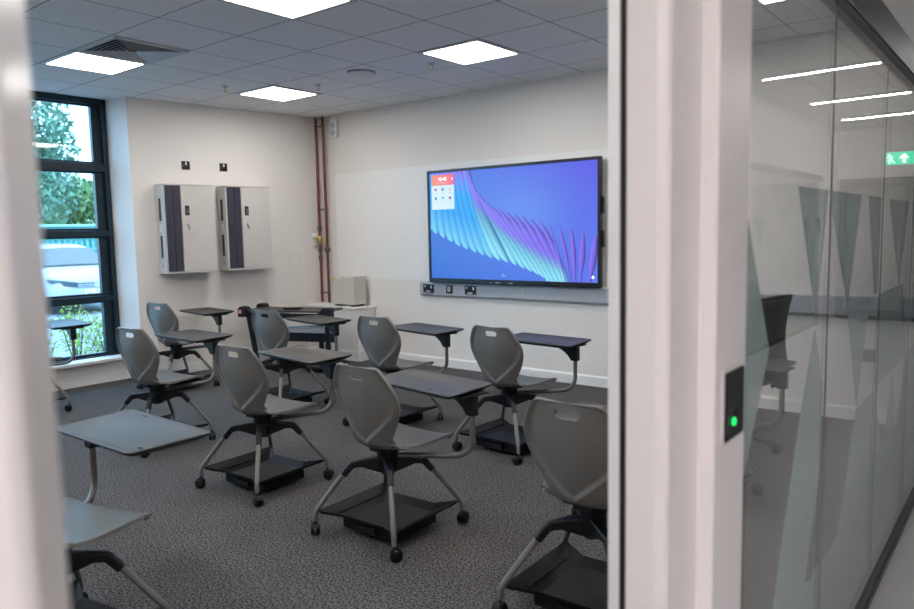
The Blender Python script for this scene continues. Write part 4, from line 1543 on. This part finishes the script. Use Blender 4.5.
# lofted body: sections along x (front +x), each a closed half outline mirrored
secs = [  # x, half width, sill z, belt z, top z, top half width
    (-2.35, 0.74, 0.50, 0.90, 0.98, 0.66), (-2.28, 0.84, 0.34, 0.96, 1.10, 0.70), (-1.9, 0.90, 0.28, 0.99, 1.40, 0.66), (-1.3, 0.915, 0.26, 0.99, 1.50, 0.63),
    (-0.5, 0.92, 0.25, 0.98, 1.53, 0.62), (0.2, 0.92, 0.25, 0.97, 1.50, 0.60), (0.55, 0.92, 0.25, 0.965, 1.42, 0.61), (0.95, 0.92, 0.25, 0.96, 1.18, 0.70), (1.25, 0.92, 0.25, 0.94, 1.01, 0.78),
    (1.6, 0.915, 0.25, 0.91, 0.975, 0.74), (1.95, 0.90, 0.25, 0.87, 0.925, 0.70), (2.2, 0.84, 0.24, 0.80, 0.85, 0.62), (2.33, 0.74, 0.26, 0.68, 0.76, 0.55), (2.37, 0.66, 0.32, 0.60, 0.66, 0.50)]
vs, fs = [], []
for (x, hw_, z0, zb, zt, tw) in secs:
    half = [(0.0, z0), (hw_ * 0.75, z0), (hw_ * 0.97, z0 + 0.08), (hw_, (z0 + zb) / 2), (hw_ * 0.985, zb - 0.06), (hw_ * 0.955, zb), (tw * 1.02, zt - 0.07 * (zt - zb)), (tw * 0.85, zt), (0, zt + 0.015)]
    ring = [(x, y, z) for (y, z) in half] + [(x, -y, z) for (y, z) in half[-2:0:-1]]
    vs += ring
n_ = 16
for s in range(len(secs) - 1):
    for i in range(n_):
        j = (i + 1) % n_
        fs.append((s * n_ + i, s * n_ + j, (s + 1) * n_ + j, (s + 1) * n_ + i))
fs.append(tuple(range(n_)))
fs.append(tuple((len(secs) - 1) * n_ + i for i in range(n_)))
MB().add(vs, fs).build('car_body', paint, o, 35)
# windscreen
q = MB()
q.add([(1.215, 0.73, 1.035), (1.245, -0.0, 1.05), (1.215, -0.73, 1.035), (0.60, -0.56, 1.41), (0.59, 0, 1.435), (0.60, 0.56, 1.41)], [(0, 1, 4, 5), (1, 2, 3, 4)])
ws = q.build('windscreen', cglass, o, solid=0.02)
ws.location = (0.025, 0, 0.02)
for s in (-1, 1):
    q = MB()
    q.add([(0.95, s * 0.90, 1.02), (-1.7, s * 0.90, 1.03), (-1.5, s * 0.70, 1.38), (0.35, s * 0.68, 1.41)], [(0, 1, 2, 3)])
    q.build('side_window', cglass, o, solid=0.03)
    MB().prism([(0.90, s * 0.92), (1.02, s * 0.92), (1.0, s * 1.08), (0.86, s * 1.06)], 1.0, 1.14, 'z').build('wing_mirror', paint, o, bevel=0.02)
    # headlamp
    q = MB()
    q.add([(2.12, s * 0.905, 0.72), (2.35, s * 0.66, 0.64), (2.40, s * 0.40, 0.61), (2.40, s * 0.40, 0.71), (2.335, s * 0.66, 0.76), (2.08, s * 0.915, 0.80)], [(0, 1, 4, 5), (1, 2, 3, 4)])
    q.build('headlamp', mat('headlamp_glass', (0.03, 0.05, 0.07), 0.3, var=0.05), o, solid=0.03)
    MB().box(2.26, 2.40, min(s * 0.32, s * 0.70), max(s * 0.32, s * 0.70), 0.36, 0.44).build('lower_intake', cdark, o, bevel=0.01)
    for wx in (1.42, -1.42):
        Mw = Matrix.Translation((wx, s * 0.86, 0.335)) @ Matrix.Rotation(R(90), 4, 'X')
        wo = MB().lathe([(0.20, -0.10), (0.325, -0.10), (0.335, -0.06), (0.335, 0.06), (0.325, 0.10), (0.20, 0.10)], 28, 0, Mw).build('wheel', caster_m, o, 40)
        MB().lathe([(0.23, -0.101), (0.225, -0.104), (0.05, -0.104), (0.0, -0.108)] if s > 0 else [(0.0, 0.108), (0.05, 0.104), (0.225, 0.104), (0.23, 0.101)], 24, 0, Mw).build('alloy_rim', mat('alloy', (0.42, 0.45, 0.48), 0.3, 0.6, var=0.05), wo, 40)
        q = MB()
        for kk in range(5):
            a = R(72 * kk + 36)
            q.box(0.06, 0.22, -0.022, 0.022, -0.002, 0.004, 0, Mw @ Matrix.Translation((0, 0, -0.106 * s)) @ Matrix.Rotation(a, 4, 'Z'))
        q.build('rim_opening', cdark, wo)
        q = MB()
        q.tube([(wx + 0.38 * math.cos(R(a)), s * 0.905, 0.335 + 0.38 * math.sin(R(a))) for a in range(-5, 190, 13)], 0.022, 6)
        q.build('wheel_arch', cdark, o)
MB().box(2.34, 2.398, -0.42, 0.42, 0.60, 0.715).build('grille', cdark, o, bevel=0.01)
q = MB()
for zc in (0.615, 0.655, 0.70):
    q.box(2.396, 2.408, -0.43, 0.43, zc, zc + 0.012)
q.build('grille_bars', chrome_m, o)
q = MB().lathe([(0.062, 0), (0.062, 0.006), (0.052, 0.006), (0.052, 0.0)], 24, 0, Matrix.Translation((2.405, 0, 0.655)) @ Matrix.Rotation(R(90), 4, 'Y'))
q.tube([(2.414, -0.026, 0.695), (2.414, 0.0, 0.660), (2.414, 0.026, 0.695)], 0.005, 6)
q.tube([(2.414, -0.045, 0.675), (2.414, -0.020, 0.615), (2.414, 0.0, 0.650), (2.414, 0.020, 0.615), (2.414, 0.045, 0.675)], 0.005, 6)
q.build('round_emblem', chrome_m, o)
MB().box(2.37, 2.40, -0.26, 0.26, 0.435, 0.545).build('number_plate', white_m, o, bevel=0.003)
text('GL 70', 0.115, 'plate_text', cdark, o, (2.4015, -0.225, 0.487), (R(90), 0, R(90)), 0.0005, 'LEFT')
MB().box(2.33, 2.385, -0.55, 0.55, 0.27, 0.32).build('lower_intake', cdark, o, bevel=0.01)

# shrubs right outside the glass
for k, (x, y, h, lb) in enumerate(((-5.9, 0.10, 0.62, 'light green leafy shrub outside the lowest pane, left one'), (-6.1, 0.62, 0.85, 'taller light green shrub outside the lowest pane, right one'),
                                   (-6.9, 0.35, 0.60, 'light green shrub standing behind the two at the glass'), (-6.5, 1.15, 0.75, 'light green shrub at the right end of the shrub bed'),
                                   (-5.9, -0.55, 0.65, 'light green shrub behind the left door post'))):
    rnd = random.Random(50 + k)
    o = thing('shrub', lb, 'shrub', (x, y, GZ), 0, 'young shrubs in the bed outside the window')
    q = MB()
    tips = []
    for j in range(16):
        a = rnd.uniform(0, 6.28)
        rr = rnd.uniform(0.05, 0.30)
        hh = h * rnd.uniform(0.6, 1.1)
        p = [(0, 0, 0), (math.cos(a) * rr * 0.5, math.sin(a) * rr * 0.5, hh * 0.5), (math.cos(a) * rr, math.sin(a) * rr, hh)]
        q.tube(p, [0.006, 0.004, 0.002], 5)
        tips.append((a, rr, hh))
    q.build('stems', bark, o)
    q = MB()
    for (a, rr, hh) in tips:
        for i in range(40):
            t = rnd.uniform(0.2, 1.02)
            c = Vector((math.cos(a) * rr * t, math.sin(a) * rr * t, hh * t)) + Vector((rnd.gauss(0, .035), rnd.gauss(0, .035), rnd.gauss(0, .02)))
            u1 = Vector((rnd.uniform(-1, 1), rnd.uniform(-1, 1), rnd.uniform(-0.2, 1))).normalized()
            v1 = u1.cross(Vector((rnd.uniform(-1, 1), rnd.uniform(-1, 1), rnd.uniform(-1, 1)))).normalized()
            s = rnd.uniform(0.014, 0.030)
            q.add([c - u1 * s, c + v1 * s * 0.5, c + u1 * s, c - v1 * s * 0.5], [(0, 1, 2, 3)])
    q.build('foliage', leafB, o)
